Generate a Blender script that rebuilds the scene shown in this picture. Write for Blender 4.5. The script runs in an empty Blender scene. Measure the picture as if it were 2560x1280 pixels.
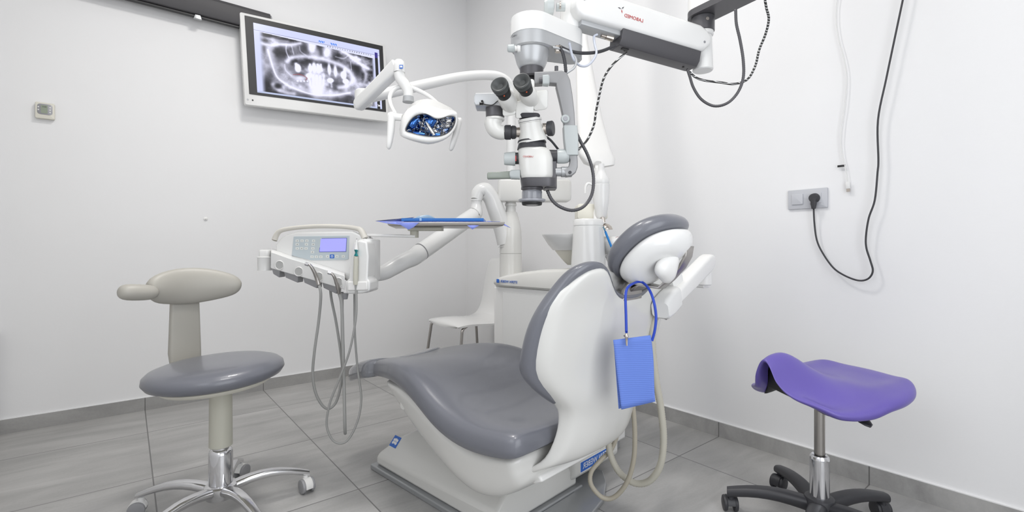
import bpy, bmesh, math, random
from mathutils import Vector, Matrix, noise
random.seed(7)
SC = bpy.context.scene
COL = SC.collection
V = Vector
# ------------------------------------------------------------------ camera
# room frame: origin = far corner on the floor, x runs along the screen wall (towards the left of the photo),
# y runs along the socket wall (towards the viewer), z up.  metres.
F = 1195.0; HY = 620.0; EYE = 0.91
AX = V((-.778, -.628)); BX = V((.628, -.778)); CO = V((-.389, 4.04))
def R2(X, Z):
    r = V((X, Z)) - CO
    return r.dot(AX), r.dot(BX)
cx, cy = R2(0, 0)
fx, fy = R2(0, 1); fwd = V((fx - cx, fy - cy, 0)).normalized()
cam = bpy.data.cameras.new('camera'); co = bpy.data.objects.new('camera', cam); COL.objects.link(co)
co.location = (cx, cy, EYE)
co.rotation_euler = (math.pi/2, 0, math.atan2(-fwd.x, fwd.y))
cam.sensor_width = 36; cam.lens = F/2560*36; cam.shift_y = -(640-HY)/2560
cam.clip_start = .02
SC.camera = co
# ------------------------------------------------------------------ world, light, exposure
w = bpy.data.worlds.new('world'); SC.world = w; w.use_nodes = True
w.node_tree.nodes['Background'].inputs[0].default_value = (.85, .9, 1, 1)
w.node_tree.nodes['Background'].inputs[1].default_value = .6
SC.view_settings.view_transform = 'Standard'
try: SC.view_settings.look = 'None'
except Exception: pass
SC.view_settings.gamma = 1; SC.view_settings.exposure = 0.03
SC.view_settings.use_curve_mapping = False
CEIL = 3.12; RX = 2.72; RY = 4.3
def area(name, loc, rot, sx, sy, power, col):
    l = bpy.data.lights.new(name, 'AREA'); l.shape = 'RECTANGLE'; l.size = sx; l.size_y = sy
    l.energy = power; l.color = col
    o = bpy.data.objects.new(name, l); COL.objects.link(o); o.location = loc; o.rotation_euler = rot
    return o
LIGHTS = [(1.52, 1.55, 23, .36), (1.8, 2.8, 15, .55)]
for i, (lx, ly, p, s) in enumerate(LIGHTS):
    area('panel_lamp', (lx, ly, CEIL-.035), (0, 0, 0), s, s, p, (1, .975, .94))
area('window_daylight', (RX-.02, 2.80, 1.55), (0, math.radians(90), 0), 1.0, .84, 6, (.94, .97, 1))
area('added_front_fill', (1.75, RY-.06, 1.25), (math.radians(-90), 0, 0), 1.5, 2.1, 24, (.95, .975, 1))  # added frontal fill to flatten the light, no known source behind the viewer
# ------------------------------------------------------------------ helpers: points
def P(px, py, Z):
    """point seen at photo pixel (px,py), Z metres in front of the camera"""
    x, y = R2((px-1280)/F*Z, Z)
    return V((x, y, EYE + (HY-py)/F*Z))
def ray(px, py):
    a = P(px, py, 1.0); c = V((cx, cy, EYE)); return c, a-c
def onA(px, py, off=0.0):
    c, d = ray(px, py); t = (off-c.y)/d.y; return c+d*t
def onB(px, py, off=0.0):
    c, d = ray(px, py); t = (off-c.x)/d.x; return c+d*t
def camdir(X, Z):
    v = AX.dot(V((X, Z))), BX.dot(V((X, Z))); return V((v[0], v[1], 0))
# ------------------------------------------------------------------ helpers: materials
def hexl(h):
    c = [int(h[i:i+2], 16)/255 for i in (0, 2, 4)]
    return tuple(x/12.92 if x <= .04045 else ((x+.055)/1.055)**2.4 for x in c)+(1,)
def mat(name, col, rough=.4, metal=0, coat=0, bump=0, bscale=40, var=0, emis=None, es=1, trans=0, spec=.5):
    m = bpy.data.materials.new(name); m.use_nodes = True; nt = m.node_tree; b = nt.nodes['Principled BSDF']
    if isinstance(col, str): col = hexl(col)
    if len(col) == 3: col = tuple(col)+(1,)
    b.inputs['Base Color'].default_value = col; b.inputs['Roughness'].default_value = rough
    b.inputs['Metallic'].default_value = metal; b.inputs['Coat Weight'].default_value = coat
    b.inputs['Transmission Weight'].default_value = trans
    b.inputs['Specular IOR Level'].default_value = spec
    tc = nt.nodes.new('ShaderNodeTexCoord')
    n = nt.nodes.new('ShaderNodeTexNoise'); n.inputs['Scale'].default_value = bscale; n.inputs['Detail'].default_value = 4
    nt.links.new(tc.outputs['Object'], n.inputs['Vector'])
    if bump:
        bp = nt.nodes.new('ShaderNodeBump'); bp.inputs['Strength'].default_value = bump; bp.inputs['Distance'].default_value = .002
        nt.links.new(n.outputs['Fac'], bp.inputs['Height']); nt.links.new(bp.outputs['Normal'], b.inputs['Normal'])
    v = var or .03
    mx = nt.nodes.new('ShaderNodeMix'); mx.data_type = 'RGBA'
    n2 = nt.nodes.new('ShaderNodeTexNoise'); n2.inputs['Scale'].default_value = 5; nt.links.new(tc.outputs['Object'], n2.inputs['Vector'])
    nt.links.new(n2.outputs['Fac'], mx.inputs['Factor'])
    mx.inputs['A'].default_value = tuple(c*(1-v) for c in col[:3])+(1,); mx.inputs['B'].default_value = tuple(min(1, c*(1+v)) for c in col[:3])+(1,)
    nt.links.new(mx.outputs['Result'], b.inputs['Base Color'])
    if emis:
        if isinstance(emis, str): emis = hexl(emis)
        b.inputs['Emission Color'].default_value = emis; b.inputs['Emission Strength'].default_value = es
    return m
M = dict(
 wall=mat('wall_paint', (.80, .80, .805), .75, bump=.15, bscale=60, var=.008),
 ceil=mat('ceiling_paint', (.82, .82, .82), .8),
 white=mat('white_plastic', (.74, .74, .73), .22, coat=.25),
 white2=mat('warm_white_shell', (.66, .655, .63), .25, coat=.25),
 whitem=mat('matte_white_enamel', (.78, .775, .76), .35, coat=.1),
 cream=mat('cream_plastic', (.70, .68, .60), .4),
 beige=mat('beige_grey_plastic', (.40, .385, .345), .42),
 beige2=mat('pale_greige_tube', (.50, .49, .42), .4),
 uph=mat('grey_upholstery', (.142, .147, .170), .30, coat=.25, bump=.12, bscale=500),
 purple=mat('purple_vinyl', (.125, .092, .38), .36, coat=.2, bump=.2, bscale=600),
 dark=mat('dark_grey_plastic', (.035, .035, .04), .45),
 dark2=mat('charcoal_metal', (.085, .083, .09), .38, metal=.3),
 black=mat('black_rubber', (.012, .012, .013), .5),
 grey=mat('grey_plastic', (.30, .30, .31), .4),
 plate=mat('grey_metal_plate', (.36, .37, .38), .28, metal=.4),
 silver=mat('silver_paint', (.44, .45, .46), .32, metal=.35),
 armg=mat('arm_grey', (.27, .27, .275), .38, metal=.25),
 silverd=mat('dark_silver_paint', (.30, .30, .32), .35, metal=.3),
 chrome=mat('chrome', (.72, .72, .74), .09, metal=1),
 alu=mat('polished_aluminium', (.68, .68, .69), .17, metal=1),
 steel=mat('brushed_steel', (.42, .40, .38), .3, metal=1),
 nickel=mat('satin_nickel', (.55, .50, .45), .25, metal=1),
 hose=mat('grey_hose', (.33, .33, .32), .5),
 hosel=mat('light_blue_grey_cable', (.55, .58, .66), .45),
 blue=mat('blue_plastic', (.01, .16, .50), .35),
 bluecord=mat('royal_blue_cord', (.012, .05, .42), .4),
 logo=mat('logo_blue', (.02, .13, .52), .4),
 red=mat('red_print', (.45, .03, .03), .5),
 teal=mat('teal_band', (.02, .35, .37), .4),
 glassy=mat('smoked_clear_plastic', (.30, .31, .34), .12, coat=.4, trans=.3),
 cap=mat('frosted_translucent_cap', (.62, .66, .66), .3, trans=.35),
 capg=mat('frosted_green_grey', (.30, .33, .29), .25, trans=.2),
 gloss=mat('white_glossy_print', (.8, .8, .8), .3),
 bag=mat('wall_grey_socket', (.50, .51, .54), .4),
 blackg=mat('black_bezel', (.025, .025, .027), .5),
 screenbox=mat('charcoal_casing', (.05, .048, .052), .55),
 lens=mat('dark_lens', (.02, .02, .03), .05, coat=1),
 refl=mat('faceted_reflector', (.23, .225, .22), .14, metal=1, var=.35),
 reflb=mat('blue_dichroic', (.05, .16, .5), .12, metal=.8),
 floorjoint=mat('joint', (.1, .1, .1), .8),
)
def floor_mat(name, base, vertical=None):
    m = bpy.data.materials.new(name); m.use_nodes = True; nt = m.node_tree; N = nt.nodes; L = nt.links; b = N['Principled BSDF']
    b.inputs['Roughness'].default_value = .42; b.inputs['Specular IOR Level'].default_value = .45
    tc = N.new('ShaderNodeTexCoord'); sp = N.new('ShaderNodeSeparateXYZ'); L.new(tc.outputs['Object'], sp.inputs[0])
    def math_(op, a, c=None):
        n = N.new('ShaderNodeMath'); n.operation = op
        for i, x in enumerate((a, c)):
            if x is None: continue
            if isinstance(x, (int, float)): n.inputs[i].default_value = x
            else: L.new(x, n.inputs[i])
        return n.outputs[0]
    def line(out, off):
        a = math_('ADD', out, -off+60); f = math_('FRACT', math_('DIVIDE', a, .6))
        d = math_('MINIMUM', f, math_('SUBTRACT', 1.0, f))
        return math_('LESS_THAN', d, .0038), math_('FLOOR', math_('DIVIDE', a, .6))
    if vertical is None:
        l1, c1 = line(sp.outputs[0], .352); l2, c2 = line(sp.outputs[1], .42)
        g = math_('MAXIMUM', l1, l2); cell = math_('ADD', math_('MULTIPLY', c1, 7.3), math_('MULTIPLY', c2, 3.1))
    else:
        g, cell = line(sp.outputs[vertical], .352 if vertical == 0 else .42); cell = math_('MULTIPLY', cell, 5.7)
    # streaky cement look, direction along x, shifted per tile
    mp = N.new('ShaderNodeMapping'); mp.inputs['Scale'].default_value = (1.1, 4.5, 3)
    cb = N.new('ShaderNodeCombineXYZ'); L.new(cell, cb.inputs[2]); L.new(cb.outputs[0], mp.inputs['Location']); L.new(tc.outputs['Object'], mp.inputs['Vector'])
    n1 = N.new('ShaderNodeTexNoise'); n1.inputs['Scale'].default_value = 1.7; n1.inputs['Detail'].default_value = 7; n1.inputs['Roughness'].default_value = .6; n1.inputs['Distortion'].default_value = .6
    L.new(mp.outputs[0], n1.inputs['Vector'])
    n2 = N.new('ShaderNodeTexNoise'); n2.inputs['Scale'].default_value = 120; L.new(tc.outputs['Object'], n2.inputs['Vector'])
    cr = N.new('ShaderNodeValToRGB'); e = cr.color_ramp.elements
    e[0].position = .3; e[0].color = tuple(c*.78 for c in base)+(1,); e[1].position = .72; e[1].color = tuple(c*1.2 for c in base)+(1,)
    L.new(n1.outputs['Fac'], cr.inputs[0])
    m1 = N.new('ShaderNodeMix'); m1.data_type = 'RGBA'; m1.inputs['Factor'].default_value = .05; L.new(cr.outputs[0], m1.inputs['A']); L.new(n2.outputs['Fac'], m1.inputs['B'])
    m2 = N.new('ShaderNodeMix'); m2.data_type = 'RGBA'; L.new(g, m2.inputs['Factor']); L.new(m1.outputs['Result'], m2.inputs['A']); m2.inputs['B'].default_value = tuple(c*.42 for c in base)+(1,)
    L.new(m2.outputs['Result'], b.inputs['Base Color'])
    bp = N.new('ShaderNodeBump'); bp.inputs['Strength'].default_value = .25; bp.inputs['Distance'].default_value = .002
    L.new(math_('SUBTRACT', 1.0, g), bp.inputs['Height']); L.new(bp.outputs[0], b.inputs['Normal'])
    return m
FB = (.385, .38, .372)
M['floor'] = floor_mat('grey_porcelain_tiles', FB)
M['skx'] = floor_mat('grey_tile_skirting_x', tuple(c*.9 for c in FB), 0)
M['sky'] = floor_mat('grey_tile_skirting_y', tuple(c*.9 for c in FB), 1)
def braid_mat():
    m = mat('black_and_white_braid', (.02, .02, .02), .5); nt = m.node_tree; b = nt.nodes['Principled BSDF']
    tc = nt.nodes.new('ShaderNodeTexCoord'); n = nt.nodes.new('ShaderNodeTexWave'); n.inputs['Scale'].default_value = 60; n.inputs['Distortion'].default_value = 2.5; n.bands_direction = 'DIAGONAL'
    nt.links.new(tc.outputs['Object'], n.inputs['Vector'])
    cr = nt.nodes.new('ShaderNodeValToRGB'); cr.color_ramp.elements[0].position = .80; cr.color_ramp.elements[0].color = (.018, .018, .018, 1)
    cr.color_ramp.elements[1].position = .86; cr.color_ramp.elements[1].color = (.6, .6, .6, 1)
    nt.links.new(n.outputs['Fac'], cr.inputs[0]); nt.links.new(cr.outputs[0], b.inputs['Base Color']); return m
M['braid'] = braid_mat()
def paper_mat(name, col):
    m = mat(name, col, .75); nt = m.node_tree; b = nt.nodes['Principled BSDF']
    tc = nt.nodes.new('ShaderNodeTexCoord'); n = nt.nodes.new('ShaderNodeTexWave'); n.bands_direction = 'Z'; n.inputs['Scale'].default_value = 62; n.inputs['Distortion'].default_value = .4
    nt.links.new(tc.outputs['Object'], n.inputs['Vector'])
    bp = nt.nodes.new('ShaderNodeBump'); bp.inputs['Strength'].default_value = .22; bp.inputs['Distance'].default_value = .0015
    nt.links.new(n.outputs['Fac'], bp.inputs['Height']); nt.links.new(bp.outputs[0], b.inputs['Normal']); return m
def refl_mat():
    m = mat('painted_reflection_mirror', (.3, .3, .3), .12, metal=1); nt = m.node_tree; b = nt.nodes['Principled BSDF']
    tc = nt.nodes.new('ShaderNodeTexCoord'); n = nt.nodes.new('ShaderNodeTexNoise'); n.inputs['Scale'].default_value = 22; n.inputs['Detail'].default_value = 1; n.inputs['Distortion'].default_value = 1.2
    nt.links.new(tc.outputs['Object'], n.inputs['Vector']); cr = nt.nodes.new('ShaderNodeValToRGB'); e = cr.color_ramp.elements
    e[0].position = .34; e[0].color = (.10, .22, .50, 1); e[1].position = .66; e[1].color = (.75, .75, .74, 1)  # blue, grey and white reflections painted into the mirror colour as noise patches
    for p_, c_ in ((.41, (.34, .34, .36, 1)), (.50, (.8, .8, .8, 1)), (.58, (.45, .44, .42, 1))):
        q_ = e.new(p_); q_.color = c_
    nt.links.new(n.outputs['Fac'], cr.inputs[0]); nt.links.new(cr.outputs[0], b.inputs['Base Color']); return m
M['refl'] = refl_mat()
M['paper'] = paper_mat('blue_crepe_paper', (.115, .20, .58))
M['cloth'] = paper_mat('periwinkle_tray_paper', (.27, .33, .82))
# ------------------------------------------------------------------ helpers: meshes
def CR(pts, n=6, closed=False):
    pts = [V(p) if not isinstance(p, Vector) else p for p in pts]
    out = []; N_ = len(pts)
    rng = range(N_) if closed else range(N_-1)
    for i in rng:
        if closed: p0, p1, p2, p3 = pts[i-1], pts[i], pts[(i+1) % N_], pts[(i+2) % N_]
        else:
            p1, p2 = pts[i], pts[i+1]; p0 = pts[i-1] if i else p1*2-p2; p3 = pts[i+2] if i+2 < N_ else p2*2-p1
        for k in range(n):
            t = k/n
            out.append(.5*((2*p1)+(p2-p0)*t+(2*p0-5*p1+4*p2-p3)*t*t+(3*p1-p0-3*p2+p3)*t**3))
    if not closed: out.append(pts[-1])
    return out
def interp(x, tab):
    if x <= tab[0][0]: return tab[0][1]
    for (a, va), (b, vb) in zip(tab, tab[1:]):
        if x <= b:
            t = (x-a)/(b-a); t = t*t*(3-2*t)*.5+t*.5; return va+(vb-va)*t
    return tab[-1][1]
def loft(bm, rings, cap=True, closed=False):
    vs = [[bm.verts.new(p) for p in r] for r in rings]; n = len(vs[0])
    seq = list(zip(vs, vs[1:])) + ([(vs[-1], vs[0])] if closed else [])
    for a, b in seq:
        for i in range(n):
            j = (i+1) % n; bm.faces.new((a[i], a[j], b[j], b[i]))
    if cap and not closed:
        bm.faces.new(list(reversed(vs[0]))); bm.faces.new(vs[-1])
    return vs
def frame_of(d):
    d = d.normalized(); u = d.cross(V((0, 0, 1)))
    if u.length < 1e-3: u = V((1, 0, 0))
    u.normalize(); return u, u.cross(d).normalized()
def tube(bm, pts, r, seg=14, n=8, smooth=True, corr=0):
    pts = [V(p) for p in pts]; k0 = len(pts)
    if smooth and len(pts) > 2: path = CR(pts, n)
    else: path = pts
    if corr:   # corrugated: dense resample
        L = [0]
        for a, b in zip(path, path[1:]): L.append(L[-1]+(b-a).length)
        m = int(L[-1]/corr); new = []; j = 0
        for i in range(m+1):
            s = L[-1]*i/m
            while j < len(L)-2 and L[j+1] < s: j += 1
            t = (s-L[j])/max(1e-9, L[j+1]-L[j]); new.append(path[j].lerp(path[j+1], min(1, t)))
        path = new
    m = len(path); rings = []; u = None
    for i, p in enumerate(path):
        d = (path[min(i+1, m-1)]-path[max(i-1, 0)]).normalized()
        if u is None: u, v = frame_of(d)
        else:
            u = (u-d*u.dot(d)).normalized(); v = d.cross(u)
            if v.length < 1e-6: u, v = frame_of(d)
        t = i/(m-1)
        if isinstance(r, (list, tuple)):
            q = t*(len(r)-1); a = int(min(q, len(r)-2)); rr = r[a]+(r[a+1]-r[a])*(q-a)
        else: rr = r
        if corr and i % 2: rr *= .88
        rings.append([p+(u*math.cos(2*math.pi*k/seg)+v*math.sin(2*math.pi*k/seg))*rr for k in range(seg)])
    loft(bm, rings)
def lathe(bm, o, axis, prof, seg=32, u=None, sx=1, sy=1):
    o = V(o); axis = V(axis).normalized()
    if u is None: u, v = frame_of(axis)
    else: u = (V(u)-axis*V(u).dot(axis)).normalized(); v = axis.cross(u)
    rings = []
    for d, r in prof:
        r = max(r, 1e-5)
        rings.append([o+axis*d+(u*math.cos(2*math.pi*k/seg)*sx+v*math.sin(2*math.pi*k/seg)*sy)*r for k in range(seg)])
    loft(bm, rings)
def cyl(bm, a, b, r, r2=None, seg=28, ch=.0):
    a, b = V(a), V(b); L = (b-a).length; r2 = r if r2 is None else r2
    if ch: lathe(bm, a, b-a, [(0, r-ch), (ch, r), (L-ch, r2), (L, r2-ch)], seg)
    else: lathe(bm, a, b-a, [(0, r), (L, r2)], seg)
def box(bm, c, s, u=V((1, 0, 0)), v=V((0, 1, 0)), n=V((0, 0, 1))):
    c = V(c); P8 = []
    for k in (-1, 1):
        for (i, j) in ((-1, -1), (1, -1), (1, 1), (-1, 1)):
            P8.append(bm.verts.new(c+u*(i*s[0]/2)+v*(j*s[1]/2)+n*(k*s[2]/2)))
    for f in ((3, 2, 1, 0), (4, 5, 6, 7), (0, 1, 5, 4), (1, 2, 6, 5), (2, 3, 7, 6), (3, 0, 4, 7)): bm.faces.new([P8[i] for i in f])
def prism(bm, poly, n, depth):
    """poly: 3D points; extruded by n*depth"""
    n = V(n).normalized()*depth
    loft(bm, [[V(p) for p in poly], [V(p)+n for p in poly]])
def rrect(c, u, v, a, b, r, k=4):
    """rounded rectangle ring, half sizes a,b"""
    r = min(r, a*.999, b*.999); out = []
    for q, (sx, sy) in enumerate(((1, 1), (-1, 1), (-1, -1), (1, -1))):
        for i in range(k+1):
            t = math.pi/2*(q+i/k); out.append(V(c)+u*(sx*(a-r)+r*math.cos(t))+v*(sy*(b-r)+r*math.sin(t)))
    return out
def beam(bm, p0, p1, w, h, r=.01, w1=None, h1=None, up=V((0, 0, 1))):
    p0, p1 = V(p0), V(p1); d = (p1-p0).normalized(); u = d.cross(up).normalized(); v = u.cross(d)
    loft(bm, [rrect(p0, u, v, w/2, h/2, r), rrect(p1, u, v, (w1 or w)/2, (h1 or h)/2, r)])
def rbox(bm, c, s, u, v, n, r=.01, e=.004, k=4):
    """rounded box: section in u,v, extruded along n with eased ends"""
    c = V(c); h = s[2]/2
    loft(bm, [rrect(c+n*t, u, v, s[0]/2-i, s[1]/2-i, max(r-i, .0005), k) for t, i in ((-h, e), (-h+e*.3, e*.3), (-h+e, 0), (h-e, 0), (h-e*.3, e*.3), (h, e))])
def lens_solid(bm, c, a, rings=10, seg=28, u=V((1, 0, 0)), v=V((0, 1, 0)), n=V((0, 0, 1))):
    c = V(c); R = []
    for i in range(1, rings):
        t = -math.pi/2+math.pi*i/rings
        R.append([c+u*(a[0]*math.cos(t)*math.cos(2*math.pi*k/seg))+v*(a[1]*math.cos(t)*math.sin(2*math.pi*k/seg))+n*(a[2]*math.sin(t)) for k in range(seg)])
    loft(bm, R)
def BM(): return bmesh.new()
def link_mesh(name, bm, m, parent=None, ang=40, bev=0, sub=0, flat=False):
    bmesh.ops.recalc_face_normals(bm, faces=bm.faces[:])
    me = bpy.data.meshes.new(name); bm.to_mesh(me); bm.free()
    o = bpy.data.objects.new(name, me); COL.objects.link(o)
    me.materials.append(M[m] if isinstance(m, str) else m)
    if not flat:
        me.polygons.foreach_set('use_smooth', [True]*len(me.polygons)); 
        if not sub: me.set_sharp_from_angle(angle=math.radians(ang))
    if parent:
        o.parent = parent; o.matrix_parent_inverse = Matrix()
        # vertices were written in room coordinates; bring them to the thing's own frame
        chain = Matrix(); p = parent
        while p: chain = p.matrix_basis @ chain; p = p.parent
        me.transform(chain.inverted())
    if bev:
        b = o.modifiers.new('bevel', 'BEVEL'); b.width = bev; b.segments = 3; b.limit_method = 'ANGLE'; b.angle_limit = math.radians(35); b.harden_normals = False
    if sub:
        s = o.modifiers.new('subsurf', 'SUBSURF'); s.levels = sub; s.render_levels = sub
    return o
def thing(name, loc, label, cat, group=None, rz=0):
    o = bpy.data.objects.new(name, None); COL.objects.link(o); o.empty_display_size = .05
    o.location = loc; o.rotation_euler = (0, 0, rz); o['label'] = label; o['category'] = cat
    if group: o['group'] = group
    bpy.context.view_layer.update(); return o
def tag(o, label, cat, group=None):
    o['label'] = label; o['category'] = cat
    if group: o['group'] = group
    return o
def struct(name, bm, m, **k):
    o = link_mesh(name, bm, m, None, flat=True, **k); o['kind'] = 'structure'; return o
def text_bm(s, o, u, v, size, mirror=True, depth=.0006, stretch=1.0):
    """lettering standing at o (centre), u = reading direction on the surface; mirror = written back to front"""
    c = bpy.data.curves.new('lettering', 'FONT'); c.body = s; c.size = size; c.align_x = 'CENTER'; c.align_y = 'CENTER'; c.extrude = depth; c.resolution_u = 3
    t = bpy.data.objects.new('lettering', c); COL.objects.link(t); bpy.context.view_layer.update()
    dg = bpy.context.evaluated_depsgraph_get(); me = bpy.data.meshes.new_from_object(t.evaluated_get(dg))
    bm = BM(); bm.from_mesh(me); bpy.data.objects.remove(t); bpy.data.curves.remove(c); bpy.data.meshes.remove(me)
    n = u.cross(v); k = -1 if mirror else 1
    for q in bm.verts: x, y, z = q.co; q.co = V(o)+u*(x*k*stretch)+v*y+n*z
    return bm
UX = V((1, 0, 0)); UY = V((0, 1, 0)); UZ = V((0, 0, 1))
# ================================================================== the room
bm = BM(); box(bm, (RX/2, RY/2, -.05), (RX+.3, RY+.3, .1)); struct('floor', bm, 'floor')
bm = BM(); box(bm, (RX/2, RY/2, CEIL+.05), (RX+.3, RY+.3, .1)); struct('ceiling', bm, 'ceil')
bm = BM(); box(bm, (RX/2, -.06, CEIL/2), (RX+.3, .12, CEIL)); struct('wall_back', bm, 'wall')
bm = BM(); box(bm, (-.06, RY/2, CEIL/2), (.12, RY, CEIL)); struct('wall_right', bm, 'wall')
# left wall (only its far edge shows): door opening with a grey leaf
bm = BM(); box(bm, (RX+.06, .02, CEIL/2), (.12, .04, CEIL)); box(bm, (RX+.06, 1.68, CEIL/2), (.12, 1.36, CEIL)); box(bm, (RX+.06, (3.24+RY)/2, CEIL/2), (.12, RY-3.24, CEIL)); box(bm, (RX+.06, 2.8, .5), (.12, .88, 1.0)); box(bm, (RX+.06, 2.8, (2.1+CEIL)/2), (.12, .88, CEIL-2.1)); box(bm, (RX+.06, .52, (2.1+CEIL)/2), (.12, .96, CEIL-2.1)); struct('wall_left', bm, 'wall')
bm = BM(); box(bm, (RX+.04, .52, 1.05), (.04, .955, 2.1)); struct('door_1', bm, 'whitem')
bm = BM(); box(bm, (RX+.004, .022, .245), (.012, .04, .49)); struct('trim_1', bm, 'grey')
# wall behind the viewer, and the window in the left wall beside the viewer
bm = BM(); box(bm, (.48, RY+.06, CEIL/2), (.96, .12, CEIL)); box(bm, (2.64, RY+.06, CEIL/2), (.20, .12, CEIL)); box(bm, (1.75, RY+.06, (2.34+CEIL)/2), (1.58, .12, CEIL-2.34)); struct('wall_front', bm, 'wall')
bm = BM()
for x in (.985, 1.75, 2.515): box(bm, (x, RY+.06, 1.17), (.05, .05, 2.34))
for z in (.03, 2.31): box(bm, (1.75, RY+.06, z), (1.58, .05, .06))
struct('fill_opening_frame', bm, 'grey')  # unseen frame, added around the opening for the frontal fill lamp
bm = BM()
for y in (2.385, 3.215): box(bm, (RX+.05, y, 1.55), (.05, .05, 1.1))
for z in (1.025, 2.075): box(bm, (RX+.05, 2.8, z), (.05, .88, .05))
struct('window_1', bm, 'grey')
# tiled skirting
def skirt(name, m, a, b, nrm):
    bm = BM(); a = V(a); b = V(b); d = (b-a).normalized(); c = (a+b)/2+nrm*.006+UZ*.035
    box(bm, c, ((b-a).length, .012, .07), d, nrm, UZ); return struct(name, bm, m)
skirt('baseboard_back', 'skx', (0, 0, 0), (RX-.002, 0, 0), UY)
skirt('baseboard_right', 'sky', (0, .012, 0), (0, RY, 0), UX)
bm = BM(); box(bm, (RX/2, .0045, .0715), (RX-.01, .009, .003)); box(bm, (.0045, RY/2, .0715), (.009, RY-.02, .003)); struct('trim_2', bm, 'wall')
# ceiling light panels
for i, (lx, ly, p, s) in enumerate(LIGHTS):
    t = thing('ceiling_light', (lx, ly, CEIL), ['square white light panel in the ceiling nearer the screen wall', 'square white light panel in the ceiling nearer the window'][i], 'ceiling light', 'ceiling light panels')
    bm = BM(); s2 = s+.04
    for dx, dy, a, b in ((0, s2/2, s2+.02, .02), (0, -s2/2, s2+.02, .02), (s2/2, 0, .02, s2), (-s2/2, 0, .02, s2)): box(bm, (lx+dx, ly+dy, CEIL-.015), (a, b, .03))
    link_mesh('frame', bm, 'whitem', t)
    bm = BM(); box(bm, (lx, ly, CEIL-.012), (s, s, .01)); link_mesh('diffuser', bm, mat('lit_diffuser', (.9, .9, .9), .6, emis=(1, .98, .95, 1), es=2.2), t)
# ================================================================== things on the walls
def wallrect(fn, x0, y0, x1, y1, off=0):
    """centre, width, height of an upright rectangle on a wall from the pixels of two opposite corners"""
    a = fn(x0, y0, off); b = fn(x1, y1, off); return (a+b)/2, V((b.x-a.x, b.y-a.y, 0)).length, abs(a.z-b.z)
# thermostat
c, w_, h_ = wallrect(onA, 89, 256, 138, 302)
t = thing('thermostat', c, 'small cream square thermostat with grey display at the left of the wall', 'thermostat')
bm = BM(); rbox(bm, c+UY*.012, (w_, h_, .024), -UX, UZ, UY, .006); link_mesh('housing', bm, 'cream', t)
bm = BM(); rbox(bm, c+UY*.0245+UZ*.006, (w_*.78, h_*.66, .002), -UX, UZ, UY, .012, .0005); f_ = link_mesh('face_plate', bm, 'silverd', t)
bm = BM(); box(bm, c+UY*.0262+UZ*.006+UX*.002, (w_*.34, .001, h_*.5)); link_mesh('display', bm, mat('lcd_green', (.27, .31, .24), .2), f_)
for dx, dz in ((.36, .012), (.36, -.002), (-.3, .014), (-.3, .002), (-.3, -.010)):
    bm = BM(); cyl(bm, c+UX*(w_*dx*.9)+UZ*(dz+.003)+UY*.0254, c+UX*(w_*dx*.9)+UZ*(dz+.003)+UY*.027, .0032, seg=12); link_mesh('button', bm, 'white', f_)
bm = text_bm('20.5', c+UY*.027+UZ*.018+UX*.001, -UX, UZ, .009, True, .0002); link_mesh('digits', bm, 'blackg', f_, flat=True)
# wall plug stub
c = onA(514, 547, 0); bm = BM(); lathe(bm, c, UY, [(0, .011), (.004, .011), (.006, .008), (.006, .004), (.012, .004), (.014, .002)], 16)
tag(link_mesh('screw_plug', bm, 'whitem'), 'tiny white screw plug on the empty wall below the screen', 'plug')
# projection screen housing
a = onA(282, -0.5, .05); b = onA(603, 79, .05)
xr = onA(673, 50, .05).x; zb = 2.262; zt = zb+.125
t = thing('roller_screen_housing', (1.9, .0, zb), 'long dark charcoal roller screen box high on the wall behind the monitor', 'roller screen')
bm = BM(); loft(bm, [[V((x, y, z)) for y, z in ((0, zb+.02), (.05, zb+.0), (.085, zb+.006), (.095, zb+.03), (.095, zt-.02), (.08, zt), (0, zt))] for x in (xr, 2.69)]); link_mesh('casing', bm, 'screenbox', t, bev=.003)
bm = BM(); loft(bm, [[V((x, y, z)) for y, z in ((0, zb+.025), (.045, zb+.003), (.08, zb+.01), (.09, zb+.03), (.09, zt-.025), (.075, zt-.006), (0, zt-.005))] for x in (xr-.008, xr)]); link_mesh('end_cap', bm, 'chrome', t)
bm = BM(); box(bm, ((xr+2.69)/2, .062, zb-.003), (2.69-xr-.04, .022, .012)); link_mesh('bottom_bar', bm, 'blackg', t, bev=.003)
q = onA(494, 49, .07); bm = BM(); loft(bm, [rrect(V((q.x, .072, z)), UX, UY, a_, .012, .003) for z, a_ in ((zb+.0, .014), (zb-.02, .020))]); link_mesh('pull_clip', bm, 'silver', t)
# monitor ------------------------------------------------------------
TVC = V((1.2185, .10, 2.088)); roll = math.radians(3.1); TW, TH = .935, .557
U_ = V((-math.cos(roll), 0, math.sin(roll))); W_ = V((math.sin(roll), 0, math.cos(roll))); N_ = UY
t = thing('wall_monitor', TVC, 'white framed wall monitor showing a panoramic dental x-ray', 'monitor')
bm = BM(); rbox(bm, TVC-N_*.022, (TW, TH, .044), U_, W_, N_, .012, .004); link_mesh('housing', bm, 'white', t)
gx0, gx1, gz0, gz1 = -.442, .446, -.212, .262   # glass area
gc = TVC+U_*((gx0+gx1)/2)+W_*((gz0+gz1)/2)
bm = BM(); box(bm, gc+N_*.0015, (gx1-gx0, .003, gz1-gz0), U_, N_, W_); gl = link_mesh('bezel', bm, 'blackg', t)
bm = BM(); cyl(bm, TVC+V((0, -.044, 0)), V((TVC.x, .0, TVC.z)), .05); box(bm, V((TVC.x, .006, TVC.z)), (.2, .012, .2)); link_mesh('wall_bracket', bm, 'grey', t)
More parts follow.
